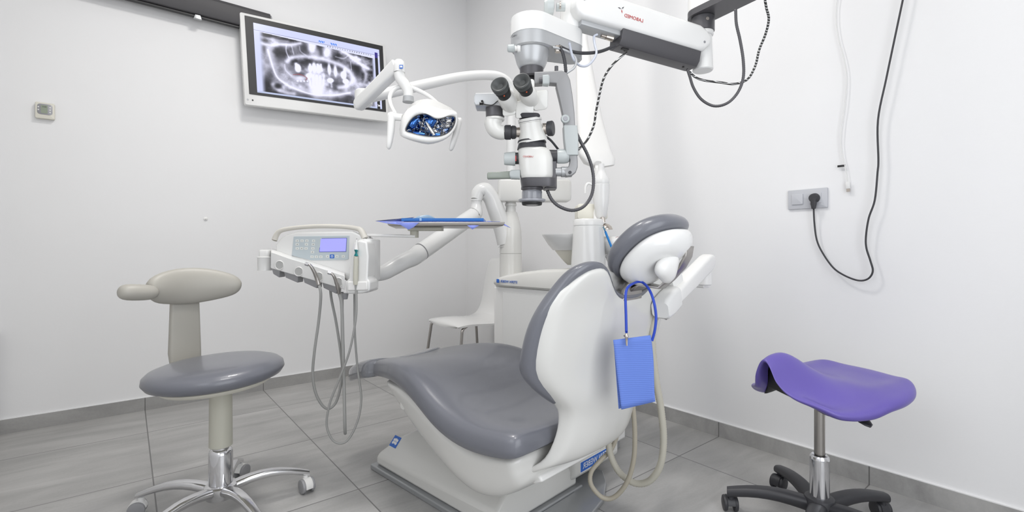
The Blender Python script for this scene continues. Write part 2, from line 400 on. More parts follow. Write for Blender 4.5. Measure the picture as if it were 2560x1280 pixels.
for dx, r_, m_ in ((-.452, .006, 'silver'), (-.425, .005, 'black')):
    bm = BM(); cyl(bm, TVC+U_*dx-W_*.247+N_*-.001, TVC+U_*dx-W_*.247+N_*.001, r_, seg=16); link_mesh('indicator', bm, m_, t)
# x-ray picture : colour per grid point, painted in the picture's own 2-D frame
import numpy as np
GX, GY = 520, 300
uu, vv = np.meshgrid(np.linspace(0, 1, GX), np.linspace(0, 1, GY))
TLc, TRc, BRc, BLc = [np.array(p, float) for p in ((130, 130), (1572, 440), (1556, 1182), (148, 1000))]
# perspective map picture(u,v) -> traced reference frame
def homog(src, dst):
    A = []; b = []
    for (x, y), (X, Y) in zip(src, dst):
        A += [[x, y, 1, 0, 0, 0, -X*x, -X*y], [0, 0, 0, x, y, 1, -Y*x, -Y*y]]; b += [X, Y]
    h = np.linalg.solve(np.array(A, float), np.array(b, float)); return np.append(h, 1).reshape(3, 3)
Hm = homog([(0, 0), (1, 0), (1, 1), (0, 1)], [TLc, TRc, BRc, BLc])
q = Hm @ np.stack([uu.ravel(), vv.ravel(), np.ones(uu.size)]); XX = (q[0]/q[2]).reshape(uu.shape); YY = (q[1]/q[2]).reshape(uu.shape)
def noise2(sx, sy, seed):
    r = np.random.RandomState(seed); g = r.rand(sy+2, sx+2); x = uu*sx; y = vv*sy; i = x.astype(int); j = y.astype(int); fx_ = x-i; fy_ = y-j
    fx_ = fx_*fx_*(3-2*fx_); fy_ = fy_*fy_*(3-2*fy_)
    return (g[j, i]*(1-fx_)+g[j, i+1]*fx_)*(1-fy_)+(g[j+1, i]*(1-fx_)+g[j+1, i+1]*fx_)*fy_
img = .40+.62*noise2(13, 8, 1)+.30*noise2(38, 22, 2)+.10*noise2(110, 70, 3)-.46
def dist_poly(pts):
    d = np.full(uu.shape, 1e9)
    for (x0, y0), (x1, y1) in zip(pts, pts[1:]):
        dx, dy = x1-x0, y1-y0; t = np.clip(((XX-x0)*dx+(YY-y0)*dy)/(dx*dx+dy*dy+1e-9), 0, 1)
        d = np.minimum(d, np.hypot(XX-x0-t*dx, YY-y0-t*dy))
    return d
def stroke(pts, wd, soft, val, a=1.0, n=6):
    global img
    p = [tuple(q_[:2]) for q_ in CR([(x, y, 0) for x, y in pts], n)] if len(pts) > 2 else pts
    m = a/(1+np.exp((dist_poly(p)-wd)/soft)); img = img*(1-m)+val*m
def blob(x, y, rx, ry, soft, val, a=1.0):
    global img
    d = np.hypot((XX-x)/rx, (YY-y)/ry); m = a/(1+np.exp((d-1)/soft)); img = img*(1-m)+val*m
# dark fields
for b_ in ((250, 820, 90, 160, .2, .12, .8), (420, 500, 70, 110, .25, .16, .85), (390, 620, 60, 60, .3, .3, .6), (1290, 720, 60, 80, .25, .14, .85), (880, 450, 45, 110, .25, .13, .85), (700, 430, 50, 70, .3, .2, .8), (1050, 520, 50, 80, .3, .25, .6),
           (300, 290, 110, 22, .3, .12, .85), (480, 330, 90, 24, .3, .14, .8), (650, 1020, 220, 60, .3, .16, .8), (1150, 1080, 220, 50, .3, .2, .8), (560, 700, 90, 60, .3, .36, .8), (640, 770, 70, 30, .3, .2, .8), (850, 640, 200, 46, .25, .18, .85), (1090, 690, 70, 40, .3, .2, .8), (1080, 850, 90, 90, .3, .36, .7),
           (1350, 500, 130, 26, .3, .18, .8), (590, 450, 90, 80, .4, .28, .7), (1170, 570, 60, 60, .4, .25, .7), (380, 920, 50, 40, .3, .16, .9), (1420, 1080, 60, 60, .3, .16, .8), (240, 460, 36, 60, .3, .15, .8)): blob(*b_)
# light bones
stroke([(190, 380), (300, 410), (440, 400), (560, 400), (660, 380)], 16, 9, .85, .8)
stroke([(200, 300), (340, 340), (520, 360)], 8, 8, .75, .6)
stroke([(300, 470), (330, 600), (380, 760), (420, 830), (520, 900), (650, 960), (850, 1000), (1050, 1005), (1220, 975), (1330, 900)], 34, 14, .66, .75)
stroke([(285, 470), (318, 620), (365, 780), (430, 860), (560, 940), (760, 1010), (1000, 1020), (1200, 985)], 6, 5, .92, .75)
stroke([(440, 650), (500, 740), (560, 800), (640, 860), (760, 900)], 26, 12, .62, .7)
stroke([(500, 610), (560, 560), (700, 545), (860, 560), (1000, 600), (1120, 650), (1210, 720), (1240, 820), (1180, 900), (1080, 925)], 24, 10, .82, .8)
stroke([(470, 650), (480, 720), (540, 790)], 5, 4, .8, .6)
stroke([(500, 400), (495, 480), (520, 560)], 4, 3, .9, .7); stroke([(560, 420), (580, 520)], 4, 3, .85, .6); stroke([(650, 420), (660, 480), (720, 530)], 3, 3, .8, .6)
stroke([(1150, 470), (1250, 540), (1330, 620), (1430, 680)], 14, 8, .88, .8); stroke([(1230, 600), (1235, 700)], 3, 3, .9, .6); stroke([(1060, 540), (1150, 560), (1210, 520)], 4, 4, .85, .6)
stroke([(1380, 700), (1400, 760), (1370, 860)], 16, 8, .7, .7); blob(790, 440, 36, 70, .3, .88, .8); blob(970, 470, 40, 80, .3, .86, .8); blob(850, 500, 30, 50, .3, .7, .6)
stroke([(330, 900), (380, 960), (480, 1000), (560, 1010)], 22, 9, .8, .7); blob(378, 920, 34, 26, .3, .14, .9)
stroke([(230, 600), (260, 700), (230, 760)], 30, 16, .7, .6)
# teeth
for b_ in ((620, 690, 32, 46, .14, 1.0), (760, 690, 22, 40, .25, .9), (806, 680, 22, 56, .25, .95), (860, 690, 22, 50, .25, .9), (978, 700, 16, 66, .22, .92), (1048, 720, 16, 64, .25, .88), (1140, 770, 28, 44, .16, 1.0), (745, 782, 30, 26, .14, 1.0), (985, 838, 34, 26, .14, 1.0), (1160, 845, 32, 28, .16, .98), (640, 820, 50, 30, .3, .7)): blob(*b_[:5], b_[5])
stroke([(600, 640), (625, 720)], 16, 5, .95, .8); stroke([(1155, 700), (1140, 800)], 12, 5, .95, .8); stroke([(1165, 850), (1165, 900)], 12, 6, .85, .8); stroke([(740, 780), (735, 830)], 9, 5, .85, .8); stroke([(990, 850), (995, 920)], 8, 5, .8, .7)
blob(825, 900, 100, 150, .18, .80, .85)
for i in range(9): stroke([(745+i*21, 780), (750+i*19, 900)], 4, 3, .62 if i % 2 else .95, .6)
for i in range(4): stroke([(760+i*42, 640), (765+i*42, 720)], 9, 4, .95, .7)
for i in range(4): blob(610+i*37, 852, 8, 7, .3, 1.0)
img = np.clip(.5+(img-.40)*1.6, .10, 1)
rgb = np.stack([img*.93+.0, img*.93, img*1.0+.02], -1)
# soft border of the film, programme window around it
film = (uu > .045) & (uu < .935) & (vv > .085+.0) & (vv < .985)
lo = dist_poly([(190, 240), (1180, 470)])
topline = (YY < 235+(XX-150)*.235)   # tool bar along the top
ed = np.clip((uu-.035)/.03, 0, 1)*np.clip((.945-uu)/.02, 0, 1)
rgb = rgb*ed[..., None]+np.array([.80, .82, .95])*(1-ed[..., None])
rgb[topline] = (.86, .87, .96)
rgb[(vv > .975)] = (.72, .76, .88)
rgb[vv < .10] = (.80, .82, .95)
rgb[(vv >= .10) & (vv < .104)] = (.5, .52, .7)
strip = (uu > .957) & (uu < .983) & (vv > .06)
rgb[strip] = (.06, .06, .07); rgb[strip & (vv < .15) & (((vv*110).astype(int) % 2) == 0)] = (.25, .2, .6); rgb[strip & (vv < .15) & (((vv*110).astype(int) % 2) == 1)] = (.14, .10, .42)
for i in range(19):   # tool icons
    x0 = .55+i*.0205; m_ = (abs(uu-x0) < .0045) & (vv > .113) & (vv < .132) & (((uu*700+vv*430).astype(int) % 3) != 0); rgb[m_] = (.42, .43, .52)
for x0 in (.50, .60):
    m_ = (abs(uu-x0) < .026) & (vv > .055) & (vv < .085) & (((uu*160-vv*60).astype(int) % 3) != 0); rgb[m_] = (.22, .50, .92)
red_ = dist_poly([tuple(p_[:2]) for p_ in CR([(560, 775, 0), (640, 770, 0), (716, 810, 0), (700, 840, 0)], 6)]) < 3.2; rgb[red_] = (.62, .28, .30)
rgb = np.clip(rgb, .05, 1)
sx0, sx1, sz1, sz0 = gx0+.045, gx1-.030, gz1-.033, gz0+.016
me = bpy.data.meshes.new('picture')
pts = []; 
for j in range(GY):
    for i in range(GX): pts.append(TVC+U_*(sx0+(sx1-sx0)*i/(GX-1))+W_*(sz1+(sz0-sz1)*j/(GY-1))+N_*.0036)
fs = [(j*GX+i, (j+1)*GX+i, (j+1)*GX+i+1, j*GX+i+1) for j in range(GY-1) for i in range(GX-1)]
me.from_pydata([p_[:] for p_ in pts], [], fs)
ca = me.color_attributes.new('picture', 'FLOAT_COLOR', 'POINT'); lin = np.where(rgb <= .04045, rgb/12.92, ((rgb+.055)/1.055)**2.4)
ca.data.foreach_set('color', np.concatenate([lin.reshape(-1, 3), np.ones((GX*GY, 1))], 1).ravel().astype('f'))
m_ = bpy.data.materials.new('lit_screen'); m_.use_nodes = True; nt = m_.node_tree; b_ = nt.nodes['Principled BSDF']; at = nt.nodes.new('ShaderNodeAttribute'); at.attribute_name = 'picture'
b_.inputs['Base Color'].default_value = (.01, .01, .01, 1); b_.inputs['Roughness'].default_value = .25; nt.links.new(at.outputs['Color'], b_.inputs['Emission Color']); b_.inputs['Emission Strength'].default_value = 1.05
me.materials.append(m_); o = bpy.data.objects.new('screen', me); COL.objects.link(o); o.parent = gl
me.transform((t.matrix_basis).inverted())
for s_, vz, sz in (('R', .945, .026), ('SM.00', .80, .014)):
    q = TVC+U_*(sx0+(sx1-sx0)*.970)+W_*(sz1+(sz0-sz1)*vz)+N_*.004
    bm = text_bm(s_, q, -W_, U_, sz, True, .0002); link_mesh('lettering', bm, mat('white_screen_letters', (.8, .8, .8), .4, emis=(.8, .8, .85, 1), es=.8), gl, flat=True)
# socket plate on the right wall --------------------------------------
c, w_, h_ = wallrect(onB, 1972, 474, 2071, 522); h_ = .082
UXr = -UY*-1  # reading direction towards the viewer is +y
t = thing('socket_plate', c, 'grey double wall plate with a blank rocker and a power socket', 'socket')
bm = BM(); rbox(bm, c+UX*.005, (w_, h_, .010), UY, UZ, UX, .003, .002); link_mesh('plate', bm, 'bag', t)
c1 = onB(1996, 499); c2 = onB(2040, 497); c1.z = c2.z = c.z
bm = BM(); rbox(bm, c1+UX*.011, (.044, .044, .006), UY, UZ, UX, .002, .001); link_mesh('rocker', bm, 'bag', t, bev=0)
bm = BM(); rbox(bm, c2+UX*.0105, (.046, .044, .004), UY, UZ, UX, .002, .001); s_ = link_mesh('socket_insert', bm, 'bag', t)
bm = BM(); cyl(bm, c2+UX*.0126, c2+UX*.0132, .0195); link_mesh('socket_well', bm, 'grey', s_)
# black plug with its lead
t = thing('power_cable', c2+UX*.014, 'black power cable with round plug in the grey wall socket', 'cable')
bm = BM(); cyl(bm, c2+UX*.0135, c2+UX*.034, .0205, .0175, ch=.003)
loft(bm, [rrect(c2+UX*.026-UZ*d, UX, UY, a_, b_, .004) for d, a_, b_ in ((0, .008, .010), (.025, .009, .010), (.045, .006, .007))]); link_mesh('plug', bm, 'dark', t)
pw = [(2037, 525), (2036, 558), (2042, 600), (2057, 633), (2082, 668), (2110, 688), (2145, 701), (2170, 697), (2182, 678), (2176, 652), (2166, 620), (2165, 590), (2172, 545), (2187, 500), (2194, 430), (2196, 400), (2195, 300), (2216, 195), (2238, 90), (2257, 0), (2268, -55), (2300, -150)]
bm = BM(); pts_ = [c2+UX*.026-UZ*.04]+[onB(x, y, .02 if i < 3 else .03) for i, (x, y) in enumerate(pw[1:])]; tube(bm, pts_, .0034, 10, 6); link_mesh('lead', bm, 'dark', t)
# white usb lead
pw = [(2107, -60), (2092, 5), (2090, 50), (2096, 95), (2108, 140), (2116, 190), (2113, 250), (2105, 310), (2102, 350), (2105, 385), (2112, 415), (2119, 455)]
t = thing('data_cable', onB(2119, 455, .012), 'thin white cable with loose flat plug hanging beside the black cable', 'cable')
bm = BM(); tube(bm, [onB(x, y, .012) for x, y in pw], .0018, 10, 6); link_mesh('lead', bm, 'white', t)
a = onB(2119, 455, .012); b = onB(2121, 479, .012); d = (b-a).normalized(); L_ = (b-a).length; s_ = d.cross(UX).normalized()
bm = BM(); rbox(bm, a+d*L_*.34, (.0145, .0075, L_*.72), s_, UX, d, .002, .001); link_mesh('plug_grip', bm, 'white', t)
bm = BM(); box(bm, a+d*L_*.86, (.012, .0045, L_*.32), s_, UX, d); link_mesh('plug_tip', bm, 'nickel', t)
a = onB(2112, 414, .012); bm = BM(); box(bm, a-UY*.012, (.003, .026, .008)); link_mesh('tie_tag', bm, 'black', t)
# ================================================================== floor stools
def star_base(t, hub, n_a, r, zc, legmat, hubr, m_caster, m_wheel, sect, arch=.012, hood=.026):
    """five legs, each with its caster"""
    for k in range(5):
        an = n_a+k*math.tau/5; d = camdir(math.cos(an), math.sin(an)); s_ = d.cross(UZ)
        tip = V((hub.x, hub.y, 0))+d*r
        rings = []
        for i in range(9):
            f = i/8; p = V((hub.x, hub.y, 0))+d*(hubr*.5+(r+.012-hubr*.5)*f); z = zc[0]+(zc[1]-zc[0])*f**1.4+arch*math.sin(math.pi*f)
            wd = sect[0]+(sect[1]-sect[0])*f; hg = sect[2]+(sect[3]-sect[2])*f
            rings.append(rrect(p+UZ*z, s_, UZ, wd/2, hg/2, min(wd, hg)*.42))
        bm = BM(); loft(bm, rings); lg = link_mesh('leg', bm, legmat, t, ang=60)
        ca = thing_caster(t, tip, zc[1]-sect[3]/2, m_caster, m_wheel, an+1.1+k*.9, hood)
def thing_caster(t, tip, ztop, m_h, m_w, an, hood):
    d = V((math.cos(an), math.sin(an), 0)); s_ = d.cross(UZ); c = V((tip.x, tip.y, hood))+d*.010
    bm = BM(); cyl(bm, V((tip.x, tip.y, c.z)), V((tip.x, tip.y, ztop+.006)), .010, seg=16)
    # hood
    rings = []
    for k in range(9):
        q = math.radians(-15+k*24); rings.append([c+(d*math.cos(q)+UZ*math.sin(q))*(hood*rr)+s_*x for rr, x in ((1.06, -.013), (1.06, .013), (.82, .013), (.82, -.013))])
    loft(bm, rings); h = link_mesh('caster', bm, m_h, t, bev=.001)
    for x in (-.017, .017):
        bm = BM(); lathe(bm, c+s_*(x-.0075), s_, [(0, hood*.7), (.002, hood*.94), (.006, hood), (.009, hood), (.013, hood*.94), (.015, hood*.7)], 24); link_mesh('wheel', bm, m_w, h)
# grey stool
HX = P(552, 1000, 1.63)
t = thing('dental_stool', (HX.x, HX.y, 0), 'grey round dental stool with curved beige backrest and chrome star base', 'stool')
H0 = V((HX.x, HX.y, 0))
tilt = camdir(.86, .5); nrm = (UZ-tilt*.045).normalized(); su = (tilt-nrm*tilt.dot(nrm)).normalized(); sv = nrm.cross(su)
sc = V((HX.x, HX.y, .492))+su*-.012
prof = [(-.030, .155), (-.030, .178), (-.022, .198), (-.006, .2085), (.010, .2055), (.022, .192), (.031, .165), (.036, .12), (.0365, .06), (.036, .01)]
bm = BM(); lathe(bm, sc, nrm, prof, 64, u=su, sy=.97); link_mesh('seat', bm, 'uph', t, ang=60)
bm = BM(); lathe(bm, sc, nrm, [(-.062, .05), (-.060, .10), (-.045, .160), (-.030, .178), (-.026, .17)], 48, u=su); link_mesh('seat_pan', bm, 'cream', t)
bm = BM(); cyl(bm, H0+UZ*.235, H0+UZ*.448, .0355, .034, ch=.003); link_mesh('gas_lift_cover', bm, 'beige2', t)
bm = BM(); lathe(bm, H0, UZ, [(.098, .034), (.10, .0365), (.212, .0365), (.222, .034), (.228, .026), (.236, .026)], 40); link_mesh('lift_column', bm, 'chrome', t)
bm = BM(); lathe(bm, H0, UZ, [(.062, .018), (.064, .045), (.085, .052), (.104, .050), (.110, .040)], 40); link_mesh('hub', bm, 'alu', t)
star_base(t, H0, math.radians(36), .272, (.088, .066), 'alu', .05, 'whitem', 'grey', (.046, .026, .030, .020), .024)
# back stem + curved back
bt = P(462, 765, 1.80)
dback = V((bt.x-H0.x, bt.y-H0.y, 0)).normalized(); sd = dback.cross(UZ)
stem = [(V((H0.x, H0.y, .452))+dback*.05, .03, .012), (V((H0.x, H0.y, .442))+dback*.17, .040, .012), (V((bt.x, bt.y, .455))-dback*.012, .050, .015), (V((bt.x, bt.y, .52)), .0525, .015), (V((bt.x, bt.y, .60)), .050, .014), (V((bt.x, bt.y, .73)), .046, .013)]
sd2 = camdir(1, -.15)
rings = []
for i, (p, a_, b_) in enumerate(stem):
    if i < 2: rings.append(rrect(p, sd, UZ, a_, b_, b_*.7))
    elif i == 2: rings.append(rrect(p, sd, (UZ+dback*1).normalized(), a_, b_, b_*.7))
    else: rings.append(rrect(p, sd, dback*1, a_, b_, b_*.6))
bm = BM(); loft(bm, rings); link_mesh('back_stem', bm, 'beige', t, ang=50)
bc = [(372, 731, 1.66, .026, .020), (382, 726, 1.675, .046, .026), (405, 721, 1.71, .058, .029), (440, 716, 1.76, .067, .030), (480, 714, 1.80, .069, .030), (520, 712, 1.835, .064, .029), (560, 712, 1.865, .052, .026), (585, 713, 1.88, .040, .022), (598, 714, 1.885, .026, .016), (604, 715, 1.888, .010, .007)]
rings = []
cen = [P(x, y, z) for x, y, z, _, _ in bc]
for i, (x, y, z, a_, b_) in enumerate(bc):
    dd = (cen[min(i+1, len(cen)-1)]-cen[max(i-1, 0)]).normalized(); hn = dd.cross(UZ).normalized(); vn = hn.cross(dd)
    rings.append([cen[i]+vn*(a_*math.cos(math.tau*k/24))+hn*(b_*math.sin(math.tau*k/24)) for k in range(24)])
bm = BM(); loft(bm, rings); bk = link_mesh('backrest', bm, 'beige', t, sub=1)
kn = [(394, 731, 1.67, .010), (385, 731, 1.655, .024), (365, 731, 1.635, .0275), (330, 731, 1.60, .0285), (308, 730, 1.58, .0265), (298, 729, 1.57, .018), (295, 729, 1.567, .006)]
cen = [P(x, y, z) for x, y, z, _ in kn]; rings = []
for i, (x, y, z, a_) in enumerate(kn):
    dd = (cen[min(i+1, len(cen)-1)]-cen[max(i-1, 0)]).normalized(); hn = dd.cross(UZ).normalized(); vn = hn.cross(dd)
    rings.append([cen[i]+vn*(a_*math.cos(math.tau*k/24))+hn*(a_*math.sin(math.tau*k/24)) for k in range(24)])
bm = BM(); loft(bm, rings); link_mesh('back_end_grip', bm, 'beige', t, sub=1)
# purple saddle stool -------------------------------------------------
HX = P(2049, 1100, 1.55); H0 = V((HX.x, HX.y, 0))
t = thing('saddle_stool', H0, 'purple saddle stool on a chrome lift with black star base', 'stool')
ax_ = camdir(.95, .312); ay_ = camdir(-.312, .95)
OUT = [(-.218, 0), (-.216, .030), (-.207, .043), (-.186, .064), (-.156, .104), (-.12, .143), (-.07, .164), (-.02, .178), (.03, .187), (.09, .190), (.15, .176), (.195, .138), (.220, .08), (.228, 0)]
OUT = OUT+[(u, -v_) for u, v_ in OUT[-2:0:-1]]
OUT = [tuple(p_[:2]) for p_ in CR([(u, v_, 0) for u, v_ in OUT], 4, closed=True)]
rid = [(-.23, .560), (-.205, .577), (-.16, .583), (-.12, .570), (-.06, .534), (0, .506), (.08, .490), (.15, .492), (.20, .500), (.25, .500)]
WW = [(-.23, .037), (-.19, .042), (-.14, .054), (-.08, .080), (0, .115), (.08, .14), (.25, .15)]
DRP = [(-.23, .096), (-.17, .118), (-.12, .126), (-.08, .106), (-.02, .068), (.04, .032), (.10, .014), (.17, .008), (.25, .008)]
def table(tab):
    pp = CR([(a, b, 0) for a, b in tab], 8); xs = [p_.x for p_ in pp]; ys = [p_.y for p_ in pp]
    return lambda u: float(np.interp(u, xs, ys))
rid_f, WW_f, DRP_f = table(rid), table(WW), table(DRP)
def saddle_z(u, v_):
    k = abs(v_)/.19
    z = rid_f(u)-DRP_f(u)*(1-math.exp(-(abs(v_)/WW_f(u))**2.5))
    return z+.012*math.exp(-((k-.75)/.22)**2)*max(0, min(1, (u+.06)/.16))
thk = [(-.23, .016), (-.16, .020), (-.08, .030), (0, .038), (.25, .040)]
def ring_at(f, top=True, grow=0.0, mixz=None):
    out = []
    for u, v_ in OUT:
        uu_ = .02+(u-.02)*f if u > -.10 or True else u; vv_ = v_*f
        g = V((u-.02, v_*1.4, 0)).normalized()*grow
        z = saddle_z(uu_, vv_)
        if mixz is not None: z -= interp(uu_, thk)*mixz
        elif not top: z -= interp(uu_, thk)
        out.append(H0+ax_*(uu_+g.x)+ay_*(vv_+g.y)+UZ*z)
    return out
rings = [ring_at(f) for f in (.02, .1, .18, .26, .34, .42, .5, .58, .66, .74, .82, .9, .96)]
rings += [ring_at(1, grow=g_, mixz=m_) for g_, m_ in ((.003, .06), (.010, .28), (.012, .5), (.009, .75), (.002, .95))]
rings += [ring_at(f, mixz=1.0) for f in (.96, .9, .82, .74, .66, .58, .5, .42, .34, .26, .18, .1, .02)]
bm = BM(); loft(bm, rings); link_mesh('seat', bm, 'purple', t, ang=180, sub=1)
bm = BM(); loft(bm, [ring_at(f, mixz=1.05) for f in (.86, .82, .74, .66, .58, .5, .42, .34, .26, .18, .1, .03)]); link_mesh('seat_underside', bm, 'black', t, ang=180)
bm = BM(); box(bm, H0+UZ*.435+ax_*.02, (.10, .10, .03), ax_, ay_, UZ); link_mesh('mechanism', bm, 'black', t, bev=.006)
bm = BM(); cyl(bm, H0+UZ*.225, H0+UZ*.43, .0155); link_mesh('lift_rod', bm, 'steel', t)
bm = BM(); lathe(bm, H0, UZ, [(.09, .028), (.225, .028), (.235, .027), (.240, .0235), (.236, .019), (.23, .019)], 40); link_mesh('lift_column', bm, 'chrome', t)
bm = BM(); lathe(bm, H0, UZ, [(.045, .02), (.05, .040), (.085, .048), (.103, .042), (.106, .030)], 36); link_mesh('hub', bm, 'dark', t)
star_base(t, H0, math.radians(158), .262, (.075, .068), 'dark', .05, 'dark', 'dark', (.054, .036, .042, .030), .016)
a = P(2120, 1020, 1.47); b = P(2172, 1063, 1.40); d = (b-a).normalized(); s_ = camdir(1, .2); s_ = (s_-d*s_.dot(d)).normalized(); n_ = s_.cross(d)
bm = BM(); loft(bm, [[a+d*((b-a).length*f)+s_*(x*math.cos(math.tau*k/16))+n_*(.004*math.sin(math.tau*k/16)) for k in range(16)] for f, x in ((-.5, .006), (-.1, .008), (.15, .013), (.45, .019), (.8, .021), (1.0, .014), (1.08, .004))]); link_mesh('height_lever', bm, 'dark', t)
# ================================================================== dental chair
def PC(X, Z, z=0):
    x, y = R2(X, Z); return V((x, y, z))
K0 = PC(.226, 1.338); KX = camdir(.726, -.687).normalized(); KW = camdir(.687, .726).normalized()
def K(x, w, z): return K0+KX*x+KW*w+UZ*z
t = thing('dental_chair', K(-.3, 0, 0), 'large dental chair with grey upholstery and white shell in the middle', 'dental chair', rz=math.atan2(KX.y, KX.x))
# floor plate and cover
def slab(bm, pts, z0, z1): prism(bm, [K(x, w_, z0) for x, w_ in pts], UZ, z1-z0)
bm = BM(); slab(bm, [(-1.02, -.10), (-.285, -.10), (-.285, .36), (-1.02, .36)], 0, .022); link_mesh('base_plate', bm, 'plate', t, bev=.005)
bm = BM(); loft(bm, [[K(*p) for p in r] for r in (
    [(-1.0, -.085, .022), (-.30, -.085, .022), (-.30, .345, .022), (-1.0, .345, .022)],
    [(-1.0, -.085, .062), (-.30, -.085, .085), (-.30, .345, .085), (-1.0, .345, .062)],
    [(-.93, -.02, .135), (-.325, .0, .125), (-.325, .30, .125), (-.93, .30, .135)],
    [(-.84, .04, .185), (-.36, .03, .165), (-.36, .28, .165), (-.84, .28, .185)])]); link_mesh('base_cover', bm, 'white2', t, bev=.012)
pl = [(-.285, -.10), (-.20, -.06), (-.155, .05), (-.15, .20), (-.18, .34), (-.24, .45), (-.30, .52), (-.42, .52), (-.42, .30), (-.285, .30)]
bm = BM(); slab(bm, pl, 0, .016); link_mesh('foot_plate', bm, 'plate', t, bev=.004)
bm = BM(); loft(bm, [[K(x, w_, z) for x, w_ in ((-.62, .30), (-.62, .60), (-.275-k_, .60), (-.275-k_, .30))] for z, k_ in ((.045, .03), (.07, .0), (.17, .0), (.215, .03))]); bx_ = link_mesh('connection_box', bm, 'white2', t, bev=.014)
q = K(-.2745, .440, .098); n_ = KX
bm = BM(); box(bm, q, (.22, .0015, .036), KW, KX, UZ); pt = link_mesh('name_plate', bm, 'logo', bx_)
bm = BM(); box(bm, q-KX*.0004, (.226, .0012, .042), KW, KX, UZ); link_mesh('plate_border', bm, 'gloss', bx_)
bm = text_bm('STERN WEBER', q+KX*.001, KW, UZ, .030, True, .0004, 1.0); link_mesh('lettering', bm, 'gloss', bx_, flat=True)
# blue badge on the sloping cover
a = K(-.905, .015, .142)
# scissor link / column under the seat
bm = BM(); loft(bm, [[K(*p) for p in r] for r in ([(-.78, .03, .15), (-.38, .03, .14), (-.38, .26, .14), (-.78, .26, .15)], [(-.55, -.02, .34), (-.15, -.02, .33), (-.15, .22, .33), (-.55, .22, .34)])]); link_mesh('lift_arm', bm, 'white2', t, bev=.02)
# seat cushion : stations along the chair
ST = [(-.022, .255, .435, .030), (-.028, .285, .450, .052), (-.05, .298, .456, .068), (-.13, .303, .447, .072), (-.23, .303, .443, .074), (-.34, .298, .466, .078), (-.43, .288, .505, .080), (-.53, .270, .530, .078), (-.64, .243, .530, .074), (-.75, .205, .510, .068), (-.82, .185, .494, .064), (-.855, .180, .484, .060), (-.872, .179, .480, .058)]
def seat_ring(x, hw_, zt, th, grow=0):
    pts_ = []
    prof = [(1.0, -.045), (.985, -.014), (.93, .0), (.80, .004), (.55, -.004), (.28, -.008), (0, -.009)]
    up_ = [(f, dz) for f, dz in prof]
    ring = []
    for f, dz in reversed(up_): ring.append((f*hw_+ (0), zt+dz*(th/.075)))
    ring = ring[:]              # centre -> right edge
    low = [(1.0, -.060), (.985, -.9), (.95, -1)]
    right = ring+[(hw_*.997, zt-th*.72), (hw_*.975, zt-th*.93), (hw_*.93, zt-th)]
    left = [(-a_, b_) for a_, b_ in reversed(right)]
    full = left[:-1]+right      # from left bottom over the top to right bottom
    return [K(x, a_, b_) for a_, b_ in full]
ST2 = []
for a_, b_ in zip(ST, ST[1:]):
    ST2.append(a_)
ST2.append(ST[-1])
bm = BM(); rings = [seat_ring(*s_) for s_ in ST2]; rings = [[K0+(p-K0)+KX*.0 for p in r] for r in rings]
e0 = seat_ring(-.018, .235, .420, .012); loft(bm, [e0]+rings); cu = link_mesh('seat_cushion', bm, 'uph', t, sub=2)
# clear foot cover
FS = [(-.855, .187, .490, .070), (-.93, .180, .474, .072), (-.99, .172, .458, .072), (-1.06, .160, .435, .068), (-1.12, .146, .408, .062), (-1.165, .120, .385, .050), (-1.18, .09, .370, .028)]
bm = BM(); loft(bm, [seat_ring(*s_) for s_ in FS]); link_mesh('foot_cover', bm, 'glassy', t, sub=1)
# white sub shell
SB = [(-.80, .150, .435, .408), (-.73, .180, .437, .380), (-.63, .205, .46, .340), (-.55, .215, .455, .300), (-.45, .222, .43, .258), (-.38, .228, .40, .232), (-.30, .232, .385, .208), (-.23, .234, .38, .202), (-.15, .234, .385, .224), (-.08, .233, .39, .275), (-.045, .232, .395, .312)]
rings = []
for x, hw_, zt, zb_ in SB:
    h2 = .90+.0*x
    prof = [(hw_*1.14, zt), (hw_*1.12, zt-(zt-zb_)*.25), (hw_*1.06, zt-(zt-zb_)*.6), (hw_*.98, zt-(zt-zb_)*.88), (hw_*.84, zb_)]
    rings.append([K(x, a_, b_) for a_, b_ in prof]+[K(x, -a_, b_) for a_, b_ in reversed(prof)])
bm = BM(); loft(bm, rings); ss = link_mesh('seat_shell', bm, 'white2', t, sub=2)
a = K(-.605, -.205, .385); bm = BM(); cyl(bm, a, a-KW*.016, .015, ch=.002); link_mesh('pivot_cap', bm, 'white2', ss)
# badge
def badge(o, u, v, s, par, name='badge'):
    n = u.cross(v)
    bm = BM(); box(bm, o, (s, s, .0012), u, v, n); b_ = link_mesh(name, bm, 'logo', par)
    bm = BM()
    for i in range(3):
        for j in range(2):
            q_ = o+u*(s*(-.22+.22*i))+v*(s*(-.13+.26*j+(.05 if i == 1 else 0)))+n*.0008
            lathe(bm, q_, n, [(0, s*.13), (.0005, s*.13)], 14)
    link_mesh('emblem', bm, 'gloss', par)
